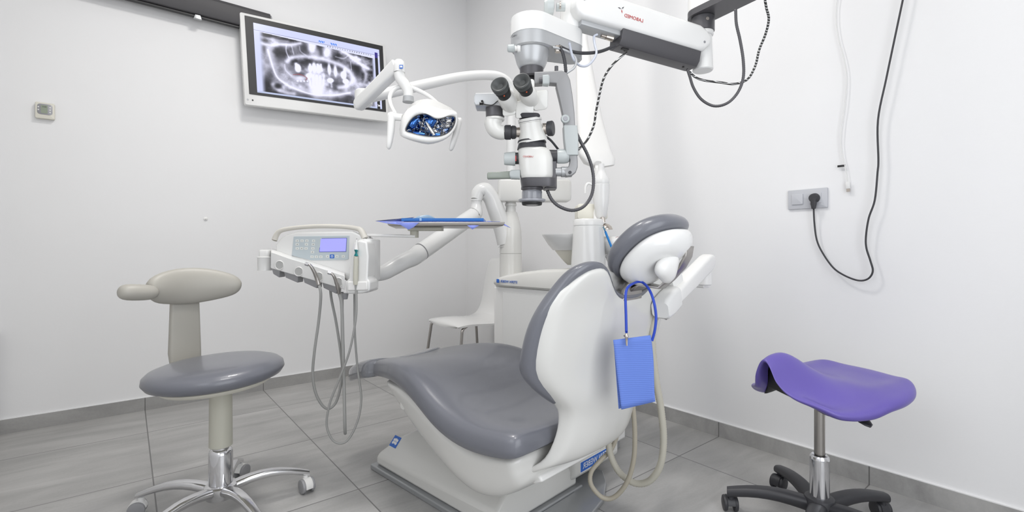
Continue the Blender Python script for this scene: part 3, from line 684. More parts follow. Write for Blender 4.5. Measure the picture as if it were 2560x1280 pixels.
# back cushion: outline (w, z, x)
BO = [(-.115, .486, .020), (-.158, .500, .016), (-.243, .555, .010), (-.298, .612, .006), (-.306, .66, .018), (-.304, .72, .034), (-.290, .775, .056), (-.264, .825, .082), (-.245, .862, .108), (-.205, .880, .125), (-.165, .876, .126), (-.135, .853, .122), (-.11, .822, .116), (-.075, .800, .112), (-.035, .792, .112)]
BO = BO+[(-w_, z, x) for w_, z, x in reversed(BO)]
bc_ = V((0, .69, .05))
def back_ring(f, dx, outline=BO):
    out = []
    for w_, z, x in outline:
        out.append(K(.05+(x-.05)*f+dx, w_*f, .69+(z-.69)*f))
    return out
bm = BM(); R_ = [back_ring(.55, -.030), back_ring(.80, -.034), back_ring(.93, -.032), back_ring(.985, -.018), back_ring(1.0, .0), back_ring(.99, .014), back_ring(.95, .022), back_ring(.5, .022)]
R_ = [CR(r, 2, closed=True) for r in R_]; loft(bm, R_); link_mesh('back_cushion', bm, 'uph', t, ang=180, sub=1)
# back shell : horizontal sections from the hinge under the seat up to the two shoulders
WT = [(.318, .212), (.335, .205), (.36, .190), (.40, .174), (.45, .166), (.495, .168), (.535, .206), (.575, .252), (.61, .283), (.65, .293), (.72, .294), (.78, .288), (.825, .272), (.85, .256), (.87, .235), (.90, .21)]
ZT = [(0, .786), (.035, .786), (.075, .797), (.105, .818), (.130, .845), (.160, .866), (.195, .872), (.225, .862), (.25, .845), (.27, .825), (.30, .80)]
XE = [(.318, -.105), (.335, -.070), (.36, -.032), (.40, -.008), (.45, .004), (.52, .014), (.60, .012), (.66, .022), (.72, .038), (.78, .060), (.825, .086), (.86, .112), (.90, .13)]
BB = [(.318, .055), (.335, .062), (.36, .068), (.42, .074), (.55, .082), (.70, .082), (.82, .062), (.87, .05)]
BF = [(0, 1), (.25, .985), (.45, .93), (.55, .86), (.82, .64), (.92, .50), (.97, .33), (1.0, .0)]
zs = [.318, .326, .34, .36, .385, .415, .45, .48, .505, .53, .56, .60, .65, .70, .75]
fs_ = [-1, -.985, -.96, -.92, -.86, -.78, -.68, -.57, -.45, -.3, -.15, 0, .15, .3, .45, .57, .68, .78, .86, .92, .96, .985, 1]
def zl(f, z0, q):       # blend from level z0 to the top outline
    ztop = interp(abs(f)*.272, ZT); return z0+(ztop-z0)*q
rings = []
for z0, q, bm_ in [(z, 0, 1) for z in zs]+[(.75, .35, 1), (.75, .6, .98), (.75, .8, .93), (.75, .91, .82), (.75, .97, .62), (.75, 1.0, .3)]:
    back, front = [], []
    for f in fs_:
        z = zl(f, z0, q); W_1 = interp(z0 if q == 0 else z0+(.85-z0)*q*.999, WT)
        xe = interp(z, XE); B = interp(z, BB)*bm_
        back.append(K(xe+B*interp(abs(f), BF), W_1*f, z))
        front.append(K(xe-.004*(1-abs(f)), W_1*f*.97, z-(.0 if q < 1 else .004)))
    rings.append(back+list(reversed(front)))
bm = BM(); loft(bm, rings); bs = link_mesh('back_shell', bm, 'white2', t, ang=180, sub=1)
def side(w_): return [K(x, w_, z) for x, z in [(-.14, .300), (-.08, .312), (-.05, .314), (-.042, .300), (-.07, .286), (-.14, .272)]]
bm = BM(); loft(bm, [side(-.170), side(.11)]); link_mesh('rear_fairing', bm, 'whitem', t, bev=.006)
# headrest -----------------------------------------------------------
hb = K(.108, .0, .842); ht = K(.248, .0, .968); hd = (ht-hb).normalized(); hn = hd.cross(KW).normalized()
if hn.z < 0: hn = -hn      # hn points up/forward: the padded side
hc = (hb+ht)/2
def head_ring(a_, b_, off, seg=36):
    out = []
    for k in range(seg):
        q = math.tau*k/seg; c_, s_ = math.cos(q), math.sin(q)
        e = 2/2.4; out.append(hc+KW*(a_*abs(c_)**e*(1 if c_ >= 0 else -1))+hd*(b_*abs(s_)**e*(1 if s_ >= 0 else -1))+hn*(off-.030*abs(c_)**2*-1*.5))
    return out
bm = BM(); loft(bm, [head_ring(a_, b_, o_) for a_, b_, o_ in ((.05, .05, .034), (.08, .078, .038), (.103, .098, .034), (.114, .108, .020), (.117, .111, .006), (.113, .107, -.006), (.103, .098, -.012), (.05, .05, -.012))]); link_mesh('headrest_cushion', bm, 'uph', t, ang=180, sub=1)
bm = BM(); loft(bm, [head_ring(a_, b_, o_) for a_, b_, o_ in ((.06, .06, -.006), (.103, .096, -.010), (.105, .098, -.024), (.098, .090, -.042), (.082, .074, -.056), (.055, .055, -.064), (.02, .02, -.066))]); hs = link_mesh('headrest_shell', bm, 'white', t, ang=180, sub=1)
ks = P(1664, 668, 1.165)
bm = BM(); rings = []
kn_ax = (camdir(.62, -.70)-UZ*.25).normalized(); ku, kv = frame_of(kn_ax)
for d_, r_ in ((0, .020), (.004, .034), (.012, .038), (.022, .036), (.030, .026), (.033, .010)):
    rings.append([ks+kn_ax*(d_-.01)+(ku*math.cos(math.tau*k/40)+kv*math.sin(math.tau*k/40))*(r_*(1+.13*math.cos(3*math.tau*k/40))) for k in range(40)])
loft(bm, rings); link_mesh('headrest_knob', bm, 'whitem', t, ang=50)
# metal strap of the headrest
sp = [K(.118, .015, .795), K(.150, .015, .815)]+[hc+KW*.03+hd*f-hn*o_ for f, o_ in ((-.055, .080), (-.02, .080), (.02, .076), (.05, .066), (.07, .05))]
bm = BM(); rings = []
for i, p in enumerate(sp):
    d = (sp[min(i+1, len(sp)-1)]-sp[max(i-1, 0)]).normalized(); n = KW.cross(d); rings.append(rrect(p, KW, n, .020 if i > 1 else .032, .0035, .002))
loft(bm, rings); link_mesh('headrest_strap', bm, 'steel', t, ang=180)
bm = BM(); loft(bm, [rrect(K(x, .0, z), KW, KX, h, .006, .003) for x, z, h in ((.118, .770, .050), (.122, .800, .045), (.130, .830, .026), (.136, .850, .018))]); cyl(bm, K(.138, -.030, .842), K(.138, .030, .842), .011); link_mesh('headrest_bracket', bm, 'steel', t, bev=.003)
badge(K(-.935, -.035, .118), (KX*1).normalized(), (KW*.66+UZ*.75).normalized(), .045, t)
# ================================================================== side chair by the far corner
c0 = PC(-.28, 3.25); CF = UX; CS = UY        # faces along the screen wall
t = thing('side_chair', c0, 'white plastic shell chair with steel legs by the far corner', 'chair')
pf = [(.235, .405), (.232, .425), (.20, .440), (.12, .444), (0, .436), (-.10, .434), (-.160, .452), (-.195, .500), (-.215, .58), (-.235, .70), (-.255, .80), (-.262, .835)]
pf = [tuple(p_[:2]) for p_ in CR([(a, b, 0) for a, b in pf], 3)]
rings = []
for i, (f, z) in enumerate(pf):
    q = i/(len(pf)-1); hw_ = interp(q, [(0, .15), (.08, .185), (.2, .205), (.4, .205), (.55, .19), (.75, .185), (.95, .165), (1, .14)])
    a = pf[max(i-1, 0)]; b = pf[min(i+1, len(pf)-1)]; d = V((b[0]-a[0], 0, b[1]-a[1])).normalized(); n = V((-d.z, 0, d.x))*-1
    top_, bot_ = [], []
    for k in range(-6, 7):
        s_ = k/6; p = c0+CF*f+UZ*z+CS*(hw_*s_)+n*(-.022*s_*s_)
        top_.append(p+n*.006); bot_.append(p-n*.006)
    rings.append(top_+list(reversed(bot_)))
bm = BM(); loft(bm, rings); link_mesh('seat_shell', bm, 'white', t, ang=60)
for f, s_ in ((.19, .19), (.19, -.19), (-.17, .19), (-.17, -.19)):
    sg = 1 if s_ > 0 else -1
    bm = BM(); tube(bm, [c0+CF*(f*.35)+CS*(s_*.55)+UZ*.412, c0+CF*(f*.8)+CS*(s_*.9)+UZ*.412, c0+CF*f+CS*s_+UZ*.395, c0+CF*(f*1.06)+CS*(s_*1.03)+UZ*.34, c0+CF*(f*1.28)+CS*(s_*1.16)+UZ*.0], .0095, 14, 6); link_mesh('leg', bm, 'steel', t)
bm = BM(); box(bm, c0+UZ*.412, (.28, .03, .012)); box(bm, c0+UZ*.412-CS*.10, (.30, .02, .012)); box(bm, c0+UZ*.412+CS*.10, (.30, .02, .012)); link_mesh('under_frame', bm, 'steel', t, bev=.002)
# ================================================================== dental unit
t = thing('dental_unit', K(-.5, .66, 0), 'white dental unit cabinet with spittoon and column behind the chair', 'dental unit', rz=math.atan2(KX.y, KX.x))
plan = [(-.905, .50), (-.37, .50), (-.37, .82), (-1.06, .82), (-1.06, .74)]
bm = BM(); prism(bm, [K(x, w_, .04) for x, w_ in plan], UZ, .685); cb = link_mesh('cabinet', bm, 'whitem', t, bev=.01)
bm = BM(); prism(bm, [K(x, w_, .0) for x, w_ in [(-.85, .53), (-.39, .53), (-.39, .80), (-1.0, .80)]], UZ, .05); link_mesh('plinth', bm, 'grey', cb)
bm = BM(); box(bm, K(-.615, .497, .40), (.45, .004, .60), KX, KW, UZ); link_mesh('door_panel', bm, 'white', cb)
ztop = [(-1.08, .735), (-.94, .755), (-.88, .770), (-.8, .788), (-.7, .803), (-.6, .815), (-.45, .825), (-.2, .832), (0, .832)]
rings = []
for i in range(15):
    x = -1.075+i*.0515; w0 = .485 if x > -.90 else .485+(-.90-x)*1.45; z1 = interp(x, ztop)
    if i in (0, 14): z1 -= .012
    rings.append([K(x, w0+.012, .725), K(x, w0, .735), K(x, w0, z1-.016), K(x, w0+.012, z1-.004), K(x, w0+.04, z1), K(x, .80, z1), K(x, .83, z1-.012), K(x, .83, .725)])
bm = BM(); loft(bm, rings); ctop = link_mesh('cabinet_top', bm, 'white2', t, ang=50)
q = K(-.79, .4835, .752); bm = text_bm('STERN WEBER', q, -KX*-1, UZ, .017, True, .0004); link_mesh('lettering', bm, 'logo', ctop, flat=True)
q = K(-.862, .4835, .753); bm = BM(); rbox(bm, q, (.018, .018, .001), KX, UZ, -KW, .004, .0003); link_mesh('emblem', bm, 'logo', ctop)
# column with neck and the elbow arm
cc_ = P(1277, 620, 2.47); cc_.z = 0
bm = BM(); lathe(bm, cc_, UZ, [(.745, .060), (.75, .0585), (.880, .0575), (.8805, .055), (.8825, .055), (.883, .0575), (.96, .057), (1.01, .054), (1.05, .046), (1.085, .036), (1.095, .033)], 48); link_mesh('column', bm, 'white2', t)
bm = BM(); lathe(bm, cc_, UZ, [(1.08, .027), (1.125, .026), (1.128, .030), (1.138, .030), (1.142, .026), (1.17, .026)], 32); link_mesh('column_neck', bm, 'white2', t)
a = P(1335, 478, 2.46); bm = BM(); rbox(bm, a, (.372, .112, .09), camdir(1, .03).normalized(), UZ, camdir(-.03, 1).normalized(), .018, .008); link_mesh('upper_housing', bm, 'white2', t)
# spittoon tower
tw = P(1471, 620, 1.98); tw.z = 0
bm = BM(); lathe(bm, tw, UZ, [(.80, .077), (.83, .074), (.998, .0635), (.999, .0615), (1.002, .0615), (1.003, .0635), (1.022, .063), (1.029, .058)], 48, sx=1.0, sy=.95); tower = link_mesh('spittoon_tower', bm, 'white', t)
a = P(1477, 531, 2.09); bm = BM(); rbox(bm, a, (.128, .066, .10), camdir(1, 0).normalized(), UZ, camdir(0, 1).normalized(), .010, .004); link_mesh('cup_shelf', bm, 'cream', t)
bw = P(1430, 586, 2.12); zr = bw.z; bw.z = 0
bm = BM(); lathe(bm, bw, UZ, [(zr-.070, .084), (zr-.048, .104), (zr-.02, .122), (zr-.004, .132), (zr, .132), (zr-.004, .126), (zr-.03, .105), (zr-.06, .07), (zr-.064, .01)], 48); bl = link_mesh('spittoon_bowl', bm, 'white', t)
bm = BM(); lathe(bm, bw, UZ, [(zr-.135, .020), (zr-.12, .036), (zr-.09, .062), (zr-.068, .078), (zr-.067, .074)], 40); link_mesh('bowl_support', bm, 'cream', t)
# water bottle and cup filler
bt_ = P(1503, 620, 2.02); zz = lambda y: EYE+(HY-y)*2.02/F
bt_.z = 0
bm = BM(); lathe(bm, bt_, UZ, [(zz(548), .012), (zz(540), .024), (zz(500), .034), (zz(462), .036), (zz(461), .0345), (zz(459), .036), (zz(448), .034), (zz(432), .018), (zz(424), .013), (zz(410), .013)], 36, sx=.96); link_mesh('water_bottle', bm, 'white', t)
bm = BM(); cyl(bm, P(1506, 543, 2.0), P(1508, 556, 2.0), .008, .010); lathe(bm, P(1514, 574, 2.0), UZ, [(0, .029), (.003, .029), (.014, .024), (.022, .014), (.026, .004)], 24); link_mesh('cup_filler', bm, 'nickel', t)
bm = BM(); tube(bm, [P(1483, 472, 2.02), P(1480, 462, 2.02), P(1470, 459, 2.02), P(1464, 468, 2.02), P(1463, 484, 2.02)], .0055, 12, 6); link_mesh('hook', bm, 'whitem', t)
# hanging tapered arm above the tower
t = thing('x_ray_arm', tw, 'white tapered arm hanging in front of the right wall above the spittoon', 'dental arm')
rr_ = []
for (xl, xr_, y, Z, th) in ((1440, 1462, 20, 2.32, .05), (1440, 1470, 110, 2.28, .055), (1441, 1486, 200, 2.24, .06), (1442, 1505, 300, 2.20, .065), (1446, 1526, 385, 2.16, .07), (1460, 1537, 408, 2.15, .07), (1490, 1536, 421, 2.14, .05)):
    a = P(xl, y, Z); b = P(xr_, y-(8 if y > 380 else 0), Z); rr_.append(rrect((a+b)/2, (b-a).normalized(), camdir(0, 1).normalized(), (b-a).length/2, th/2, .02))
bm = BM(); loft(bm, rr_); link_mesh('upper_arm', bm, 'whitem', t)
bm = BM(); tube(bm, [P(1496, 405, 2.10), P(1493, 470, 2.08), P(1491, 520, 2.05), P(1491, 551, 2.03)], .013, 20, 4); link_mesh('ghost_pole', bm, 'whitem', t)  # solid tube standing in for a faint overlay ghost, not a real part
a = P(1452, 20, 2.32); bm = BM(); cyl(bm, a, V((a.x, a.y, CEIL)), .028); link_mesh('ceiling_pole', bm, 'whitem', t)
# ================================================================== delivery console on its arm
def zc(px): return 1.86-(px-805)*.0007
def Q(px, py, dz=0): return P(px, py, zc(px)+dz)
AW = camdir(0, 1).normalized()
con = thing('delivery_console', P(805, 680, 1.9), 'white dental console with blue lit display and curved handle on a jointed arm', 'dental console')
def poly_prism(name, pts, dz, depth, m, par, bev=.004):
    bm = BM(); prism(bm, [Q(x, y, dz) for x, y in pts], AW, depth); return link_mesh(name, bm, m, par, bev=bev)
body = poly_prism('console_body', [(688, 612), (701, 596), (716, 586), (742, 579), (880, 577), (903, 587), (921, 605), (925, 660), (922, 732), (885, 735), (864, 700), (760, 672), (690, 640)], 0, .13, 'white', con, .008)
cp = poly_prism('control_panel', [(734, 591), (873, 589), (871, 648), (862, 650), (778, 651), (729, 639)], -.004, .006, mat('panel_blue_grey', (.47, .53, .56), .35), con, .001)
bm = BM(); prism(bm, [Q(x, y, -.0055) for x, y in [(802, 597), (866, 596), (864, 628), (799, 629)]], AW, .003); link_mesh('display', bm, mat('lit_lcd', (.15, .15, .4), .3, emis=(.30, .30, .86, 1), es=.95), cp)
bm = BM(); prism(bm, [Q(x, y, -.0052) for x, y in [(800.5, 595.5), (867.5, 594.5), (865.5, 629.7), (797.5, 630.7)]], AW, .002); link_mesh('display_frame', bm, mat('lcd_frame', (.16, .18, .42), .3), cp)
for (x, y) in ((743, 602), (755, 602), (767, 602), (743, 611), (766, 611), (743, 621), (754, 621), (765, 621), (784, 602), (783, 611), (782, 621), (781, 630), (780, 642), (791, 642), (802, 642), (819, 641), (842, 641), (858, 641)):
    bm = BM(); prism(bm, [Q(x+a, y+b, -.0052) for a, b in ((-4.2, -3.2), (4.2, -3.2), (4.2, 3.2), (-4.2, 3.2))], AW, .002); kb = link_mesh('button', bm, mat('key_white', (.66, .68, .66), .4), cp, bev=.0004)
    bm = BM(); s_ = random.choice((1.1, 1.5, 1.9)); prism(bm, [Q(x+a*s_, y+b, -.0056) for a, b in ((-1, .9), (.2, -1.1), (1, .2), (.1, 1.1))], AW, .0005); link_mesh('key_symbol', bm, mat('key_grey', (.2, .21, .21), .5), cp)
bm = BM(); prism(bm, [Q(830+a, 641+b, -.0053) for a, b in ((-5.5, -4.8), (5.5, -4.8), (5.5, 4.8), (-5.5, 4.8))], AW, .002); link_mesh('logo_key', bm, 'logo', cp)
bm = BM()
for dx, dy in ((-2, -1), (0, -2), (2, -1), (-1.5, 1.8), (1.5, 1.8)): prism(bm, [Q(830+dx+a, 641+dy+b, -.0057) for a, b in ((-.8, -.9), (.8, -.9), (.8, .9), (-.8, .9))], AW, .0005)
link_mesh('emblem', bm, 'gloss', cp)
rail = BM(); loft(rail, [[Q(x, y1, -.055), Q(x, y1-2, -.040), Q(x, y1-8-k_, .02), Q(x, y1-8-k_, .06), Q(x, y2, .06), Q(x, y2, -.052)] for x, y1, y2, k_ in ((677, 632, 668, 0), (678, 630, 671, 2), (720, 645, 683, 4), (770, 660, 697, 4), (820, 676, 711, 4), (862, 690, 724, 2))])
rail = link_mesh('instrument_rail', rail, 'white', con, bev=.004)
for xs in ((678, 699, 668, 675), (709, 745, 677, 688), (756, 793, 690, 702), (804, 842, 703, 716)):
    x0, x1, y0, y1 = xs
    bm = BM(); prism(bm, [Q(x0, y0, -.050), Q(x1, y1, -.050), Q(x1-1, y1+19, -.040), Q(x0+5, y0+17, -.040)], AW, .05); link_mesh('holder_lip', bm, 'grey', rail, bev=.002)
for x, y in ((699, 663), (747, 679), (797, 692), (846, 706)):
    c = Q(x, y, -.0585); n = -AW
    bm = BM(); lathe(bm, c, n, [(-.004, .0185), (.0015, .0185), (.003, .0170), (.0015, .0155), (-.004, .0150)], 28); cu_ = link_mesh('holder_ring', bm, 'whitem', rail)
    bm = BM(); cyl(bm, c-n*.003, c+n*.0008, .0155); link_mesh('holder_recess', bm, mat('holder_grey', (.38, .38, .37), .5), rail)
bm = BM(); prism(bm, [Q(x, y, -.07) for x, y in [(884, 606), (898, 600), (917, 604), (921, 640), (918, 697), (925, 703), (924, 728), (905, 734), (866, 735), (862, 705), (872, 697), (878, 640)]], AW, .10); blk = link_mesh('syringe_block', bm, 'white', con, bev=.007)
bm = BM(); prism(bm, [Q(x, y, -.078) for x, y in [(868, 703), (918, 703), (919, 726), (868, 728)]], AW, .012); link_mesh('block_collar', bm, 'whitem', blk, bev=.006)
bm = BM(); cyl(bm, Q(862, 733, -.02), Q(862, 748, -.02), .014, .010); link_mesh('drip_nozzle', bm, 'grey', con)
bm = BM(); tube(bm, [Q(686, 601, .01), Q(692, 586, .01), Q(704, 576, .01), Q(735, 570, .01), Q(775, 566.5, .01), Q(815, 565.5, .01), Q(860, 567, .01), Q(890, 571, .01), Q(903, 577, .01), Q(913, 596, .01)], [.0115, .0105, .009, .0085, .0085, .0085, .0085, .009, .0115, .0125], 18, 6); link_mesh('handle', bm, mat('ivory_handle', (.60, .58, .53), .4), con)
bm = BM(); lathe(bm, Q(662, 676, .03), UZ, [(0, .028), (.050, .028), (.055, .030), (.058, .024)], 32); link_mesh('side_cup', bm, 'white', con)
bm = BM(); rbox(bm, Q(664, 634, .035), (.042, .040, .032), camdir(1, 0).normalized(), AW, UZ, .010, .006); link_mesh('side_cap', bm, 'white', con)
bm = BM(); rbox(bm, Q(925, 650, .06), (.05, .13, .16), camdir(1, 0).normalized(), AW, UZ, .015, .006); link_mesh('arm_bracket', bm, 'white', con)
# arm
bm = BM(); tube(bm, [P(1268, 612, 2.47), P(1256, 570, 2.46), P(1240, 525, 2.44), P(1228, 495, 2.43), P(1212, 477, 2.42), P(1197, 482, 2.41), P(1191, 500, 2.40)], [.050, .046, .044, .042, .042, .036, .028], 28, 8); link_mesh('elbow_arm', bm, 'white', con)
bm = BM(); tube(bm, [P(1191, 497, 2.40), P(1191, 512, 2.40), P(1190, 532, 2.39), P(1182, 541, 2.37)], [.026, .025, .034, .036], 26, 6); lathe(bm, P(1191, 502, 2.40), UZ, [(0, .028), (.004, .0285), (.008, .028)], 28); link_mesh('joint', bm, 'white', con)
bm = BM(); tube(bm, [P(1187, 535, 2.38), P(1170, 548, 2.35), P(1120, 583, 2.26), P(1064, 622, 2.16), P(1048, 633, 2.13)], [.036, .0385, .039, .039, .038], 32, 6); link_mesh('swing_arm', bm, 'white', con)
bm = BM(); tube(bm, [P(1052, 630, 2.14), P(1035, 643, 2.10), P(1012, 653, 2.07), P(985, 668, 2.03), P(958, 682, 1.99), P(925, 686, 1.95)], [.040, .0375, .036, .034, .031, .030], 30, 8); link_mesh('lower_arm', bm, 'white', con)
a = P(1053, 629, 2.14); d = (P(1064, 622, 2.16)-P(1048, 633, 2.13)).normalized(); bm = BM(); lathe(bm, a-d*.002, d, [(0, .0385), (0.001, .0405), (.004, .0405), (.005, .0385)], 36); link_mesh('joint_ring', bm, 'grey', con)
# tray arm, tray and what lies on it
tz = 1.000
tr = thing('instrument_tray', P(1110, 560, 1.9), 'flat grey steel instrument tray on a thin arm beside the console', 'tray')
def T(px, Z, dz=0): p = P(px, 620, Z); p.z = tz+dz; return p
bm = BM(); corners = [T(968, 1.78), T(1262, 1.78), T(1238, 2.02), T(985, 2.02)]
cen = sum(corners, V())/4
loft(bm, [[cen+(p-cen)*s_+UZ*z for p in corners] for s_, z in ((.965, -.008), (.99, -.004), (1.0, .004), (1.0, .007), (.98, .007), (.965, -.002))]); link_mesh('tray_plate', bm, 'steel', tr, bev=.002)
bm = BM(); a = P(918, 588, 1.88); b = P(1040, 591, 1.87); beam(bm, a, b, .035, .011, .004); link_mesh('tray_arm', bm, 'whitem', tr)
bm = BM(); a = P(1036, 593, 1.87); cyl(bm, a-UZ*.002, a+UZ*.042, .0165); link_mesh('tray_post', bm, 'beige2', tr)
bm = BM(); a = P(1036, 568, 1.87); beam(bm, V((a.x, a.y, tz-.016))-camdir(.02, 0), V((a.x, a.y, tz-.016))+camdir(.11, 0), .06, .014, .003); link_mesh('tray_holder', bm, 'beige2', tr)
def cloth_piece(bm, pts):
    vs = [bm.verts.new(p) for p in pts]; return bm.faces.new(vs)
bm = BM()
cloth_piece(bm, [T(1250, 1.79, .009), T(1230, 2.0, .009), T(990, 2.0, .009), T(975, 1.79, .009)])
for tri in ([P(939, 552, 1.84), T(975, 1.79, .009), T(990, 2.0, .009), P(1036, 543, 1.97)], [P(939, 552, 1.84), P(968, 558, 1.772), P(1000, 561, 1.770), T(1010, 1.785, .010), T(975, 1.79, .010)],
            [P(990, 556, 1.775), P(1048, 556, 1.775), P(1034, 568, 1.768), P(1021, 574, 1.765), P(1008, 566, 1.768)], [P(1168, 563.5, 1.776), P(1198, 563.5, 1.776), P(1181, 574, 1.77)], [P(1205, 556, 1.80), P(1222, 552.5, 1.86), P(1240, 555, 1.84), P(1262, 560, 1.80), P(1276, 569, 1.78), P(1250, 558.5, 1.786)]):
    cloth_piece(bm, tri)
o = link_mesh('tray_paper', bm, 'cloth'); s_ = o.modifiers.new('solidify', 'SOLIDIFY'); s_.thickness = .0012; tag(o, 'periwinkle blue paper sheet with corners hanging over the tray', 'tray paper')
t = thing('instrument_cassette', T(1106, 1.87, .012), 'long flat blue cassette lying on the tray paper', 'cassette')
a = T(1003, 1.80, .011); b = T(1209, 1.80, .011); d = (b-a).normalized(); w2 = d.cross(UZ)
w2 = AW
bm = BM(); box(bm, (a+b)/2+w2*.08+UZ*.006, ((b-a).length, .16, .011), d, w2, UZ); link_mesh('case', bm, 'blue', t, bev=.0015)
bm = BM(); rings = [];
box(bm, (a+b)/2+w2*.08+UZ*.0075-d*.082, (.008, .162, .012), d, w2, UZ); link_mesh('clip', bm, mat('pale_blue_clip', (.35, .55, .8), .4), t)
bm = BM(); tube(bm, [P(1036, 549, 1.86), P(1048, 545, 1.86), P(1070, 543, 1.87), P(1088, 547, 1.88)], [.004, .008, .009, .003], 12, 5); tag(link_mesh('instrument_pouch', bm, mat('clear_pouch', (.55, .72, .84), .2, trans=.4)), 'rolled clear pale blue pouch on the blue cassette', 'pouch')
# handpieces with their hoses
def hp(label, tip, pts, radii, m, hose, hr, mh='hose'):
    t = thing('handpiece', pts[0], label, 'handpiece', 'instruments on the console rail')
    bm = BM(); tube(bm, pts, radii, 16, 6); link_mesh('handpiece_body', bm, m, t)
    if tip: bm = BM(); cyl(bm, tip[0], tip[1], tip[2], ch=.001); link_mesh('head', bm, 'chrome', t)
    bm = BM(); tube(bm, hose, hr, 12, 8); link_mesh('hose', bm, mh, t)
    return t
zq = 1.765
hp('steel turbine handpiece third along the console rail with a looping grey hose', (P(763, 659, zq-.02), P(772, 662, zq-.02), .0065), [P(767, 659, zq-.02), P(776, 664, zq-.02), P(786, 680, zq-.01), P(793, 697, zq), P(797, 712, zq)], [.0042, .0050, .0068, .0085, .0065], 'steel',
   [P(797, 710, zq), P(802, 738, 1.77), P(797, 800, 1.80), P(786, 880, 1.82), P(782, 940, 1.84), P(792, 990, 1.86), P(816, 1021, 1.88), P(840, 1005, 1.90), P(854, 950, 1.90), P(854, 900, 1.90), P(841, 810, 1.89), P(829, 750, 1.88), P(825, 715, 1.87)], .0052)
hp('steel turbine handpiece at the right end of the console rail with a straight hanging hose', (P(820, 681, zq-.04), P(829, 684, zq-.04), .0062), [P(824, 681, zq-.04), P(833, 688, zq-.04), P(840, 703, zq-.03), P(845, 720, zq-.02), P(848, 734, zq-.01)], [.0042, .0048, .0064, .008, .006], 'steel',
   [P(847, 730, zq-.01), P(854, 762, 1.77), P(857, 850, 1.79), P(860, 960, 1.80), P(862, 1060, 1.80), P(863, 1083, 1.84), P(862, 1060, 1.88), P(860, 960, 1.89), P(856, 850, 1.89), P(855, 730, 1.88)], .0060)
t = hp('straight bronze scaler with teal band standing in the right holder of the console', None, [P(890, 639, 1.72), P(890, 655, 1.72), P(889, 695, 1.72), P(889, 712, 1.72)], [.0078, .0085, .0088, .0072], 'beige2',
   [P(889, 706, 1.72), P(891, 745, 1.73), P(889, 800, 1.74), P(873, 880, 1.76), P(845, 955, 1.78), P(824, 1010, 1.79), P(817, 1065, 1.80), P(835, 1103, 1.81), P(866, 1103, 1.82), P(893, 1055, 1.84), P(903, 995, 1.86), P(894, 920, 1.87), P(887, 830, 1.87), P(886, 735, 1.86)], .0042)
bm = BM(); tube(bm, [P(890.5, 624, 1.72), P(890, 640, 1.72)], [.0078, .0080], 18); link_mesh('teal_band', bm, 'teal', t)
bm = BM(); tube(bm, [P(892, 596, 1.72), P(891, 610, 1.72), P(890.5, 625, 1.72)], [.0022, .0042, .0076], 18, 4); link_mesh('tip', bm, 'white', t)
# ================================================================== assistant arm, hoses, ejector
t = thing('assistant_arm', P(1520, 640, 2.0), 'white angled assistant arm reaching out to the right behind the headrest', 'dental arm')
bm = BM(); tube(bm, [P(1510, 614, 2.04), P(1535, 614, 1.98), P(1565, 622, 1.93), P(1600, 645, 1.90)], [.040, .038, .036, .034], 28, 5); link_mesh('swivel_tube', bm, 'white', t)
a = P(1541, 615, 1.97); d = (P(1548, 617, 1.96)-P(1535, 614, 1.98)).normalized(); bm = BM(); lathe(bm, a, d, [(0, .037), (.0005, .0385), (.003, .0385), (.0035, .037)], 36); link_mesh('red_ring', bm, mat('dull_red_ring', (.3, .07, .09), .5), t)
bm = BM(); beam(bm, P(1600, 650, 1.90), P(1650, 692, 1.80), .05, .05, .012); beam(bm, P(1640, 695, 1.80), P(1768, 705, 1.66), .055, .042, .010); link_mesh('link_arm', bm, 'whitem', t, bev=.004)
a = P(1761, 700, 1.655); bm = BM(); cyl(bm, a-UZ*.018, a+UZ*.062, .024, ch=.004); link_mesh('knuckle', bm, 'whitem', t)
a = P(1762, 661, 1.62); b = P(1668, 757, 1.36); d = (b-a).normalized(); sdw = d.cross(UZ).normalized(); upv = sdw.cross(d)
bm = BM(); L_ = (b-a).length
rings = []
for f, h in ((-.055, .010), (-.048, .020), (-.03, .027), (.0, .030), (L_*.5, .027), (L_*.8, .024), (L_, .022), (L_+.012, .020)): rings.append(rrect(a+d*f, sdw, upv, .022 if f > -.05 else .016, h, .012))
loft(bm, rings); bar_ = link_mesh('bar', bm, 'whitem', t)
bm = BM(); loft(bm, [rrect(b+d*f, sdw, upv, .024, h, .012) for f, h in ((-.05, .030), (-.045, .034), (.0, .034), (.045, .030), (.055, .022))]); link_mesh('instrument_holder', bm, 'white', t)
bm = BM(); beam(bm, P(1694, 690, 1.44), P(1672, 716, 1.40), .03, .05, .008); link_mesh('holder_clip', bm, 'whitem', t)
bm = BM(); cyl(bm, P(1655, 786, 1.36), P(1668, 790, 1.36), .009, .012); link_mesh('end_stop', bm, 'silverd', t)
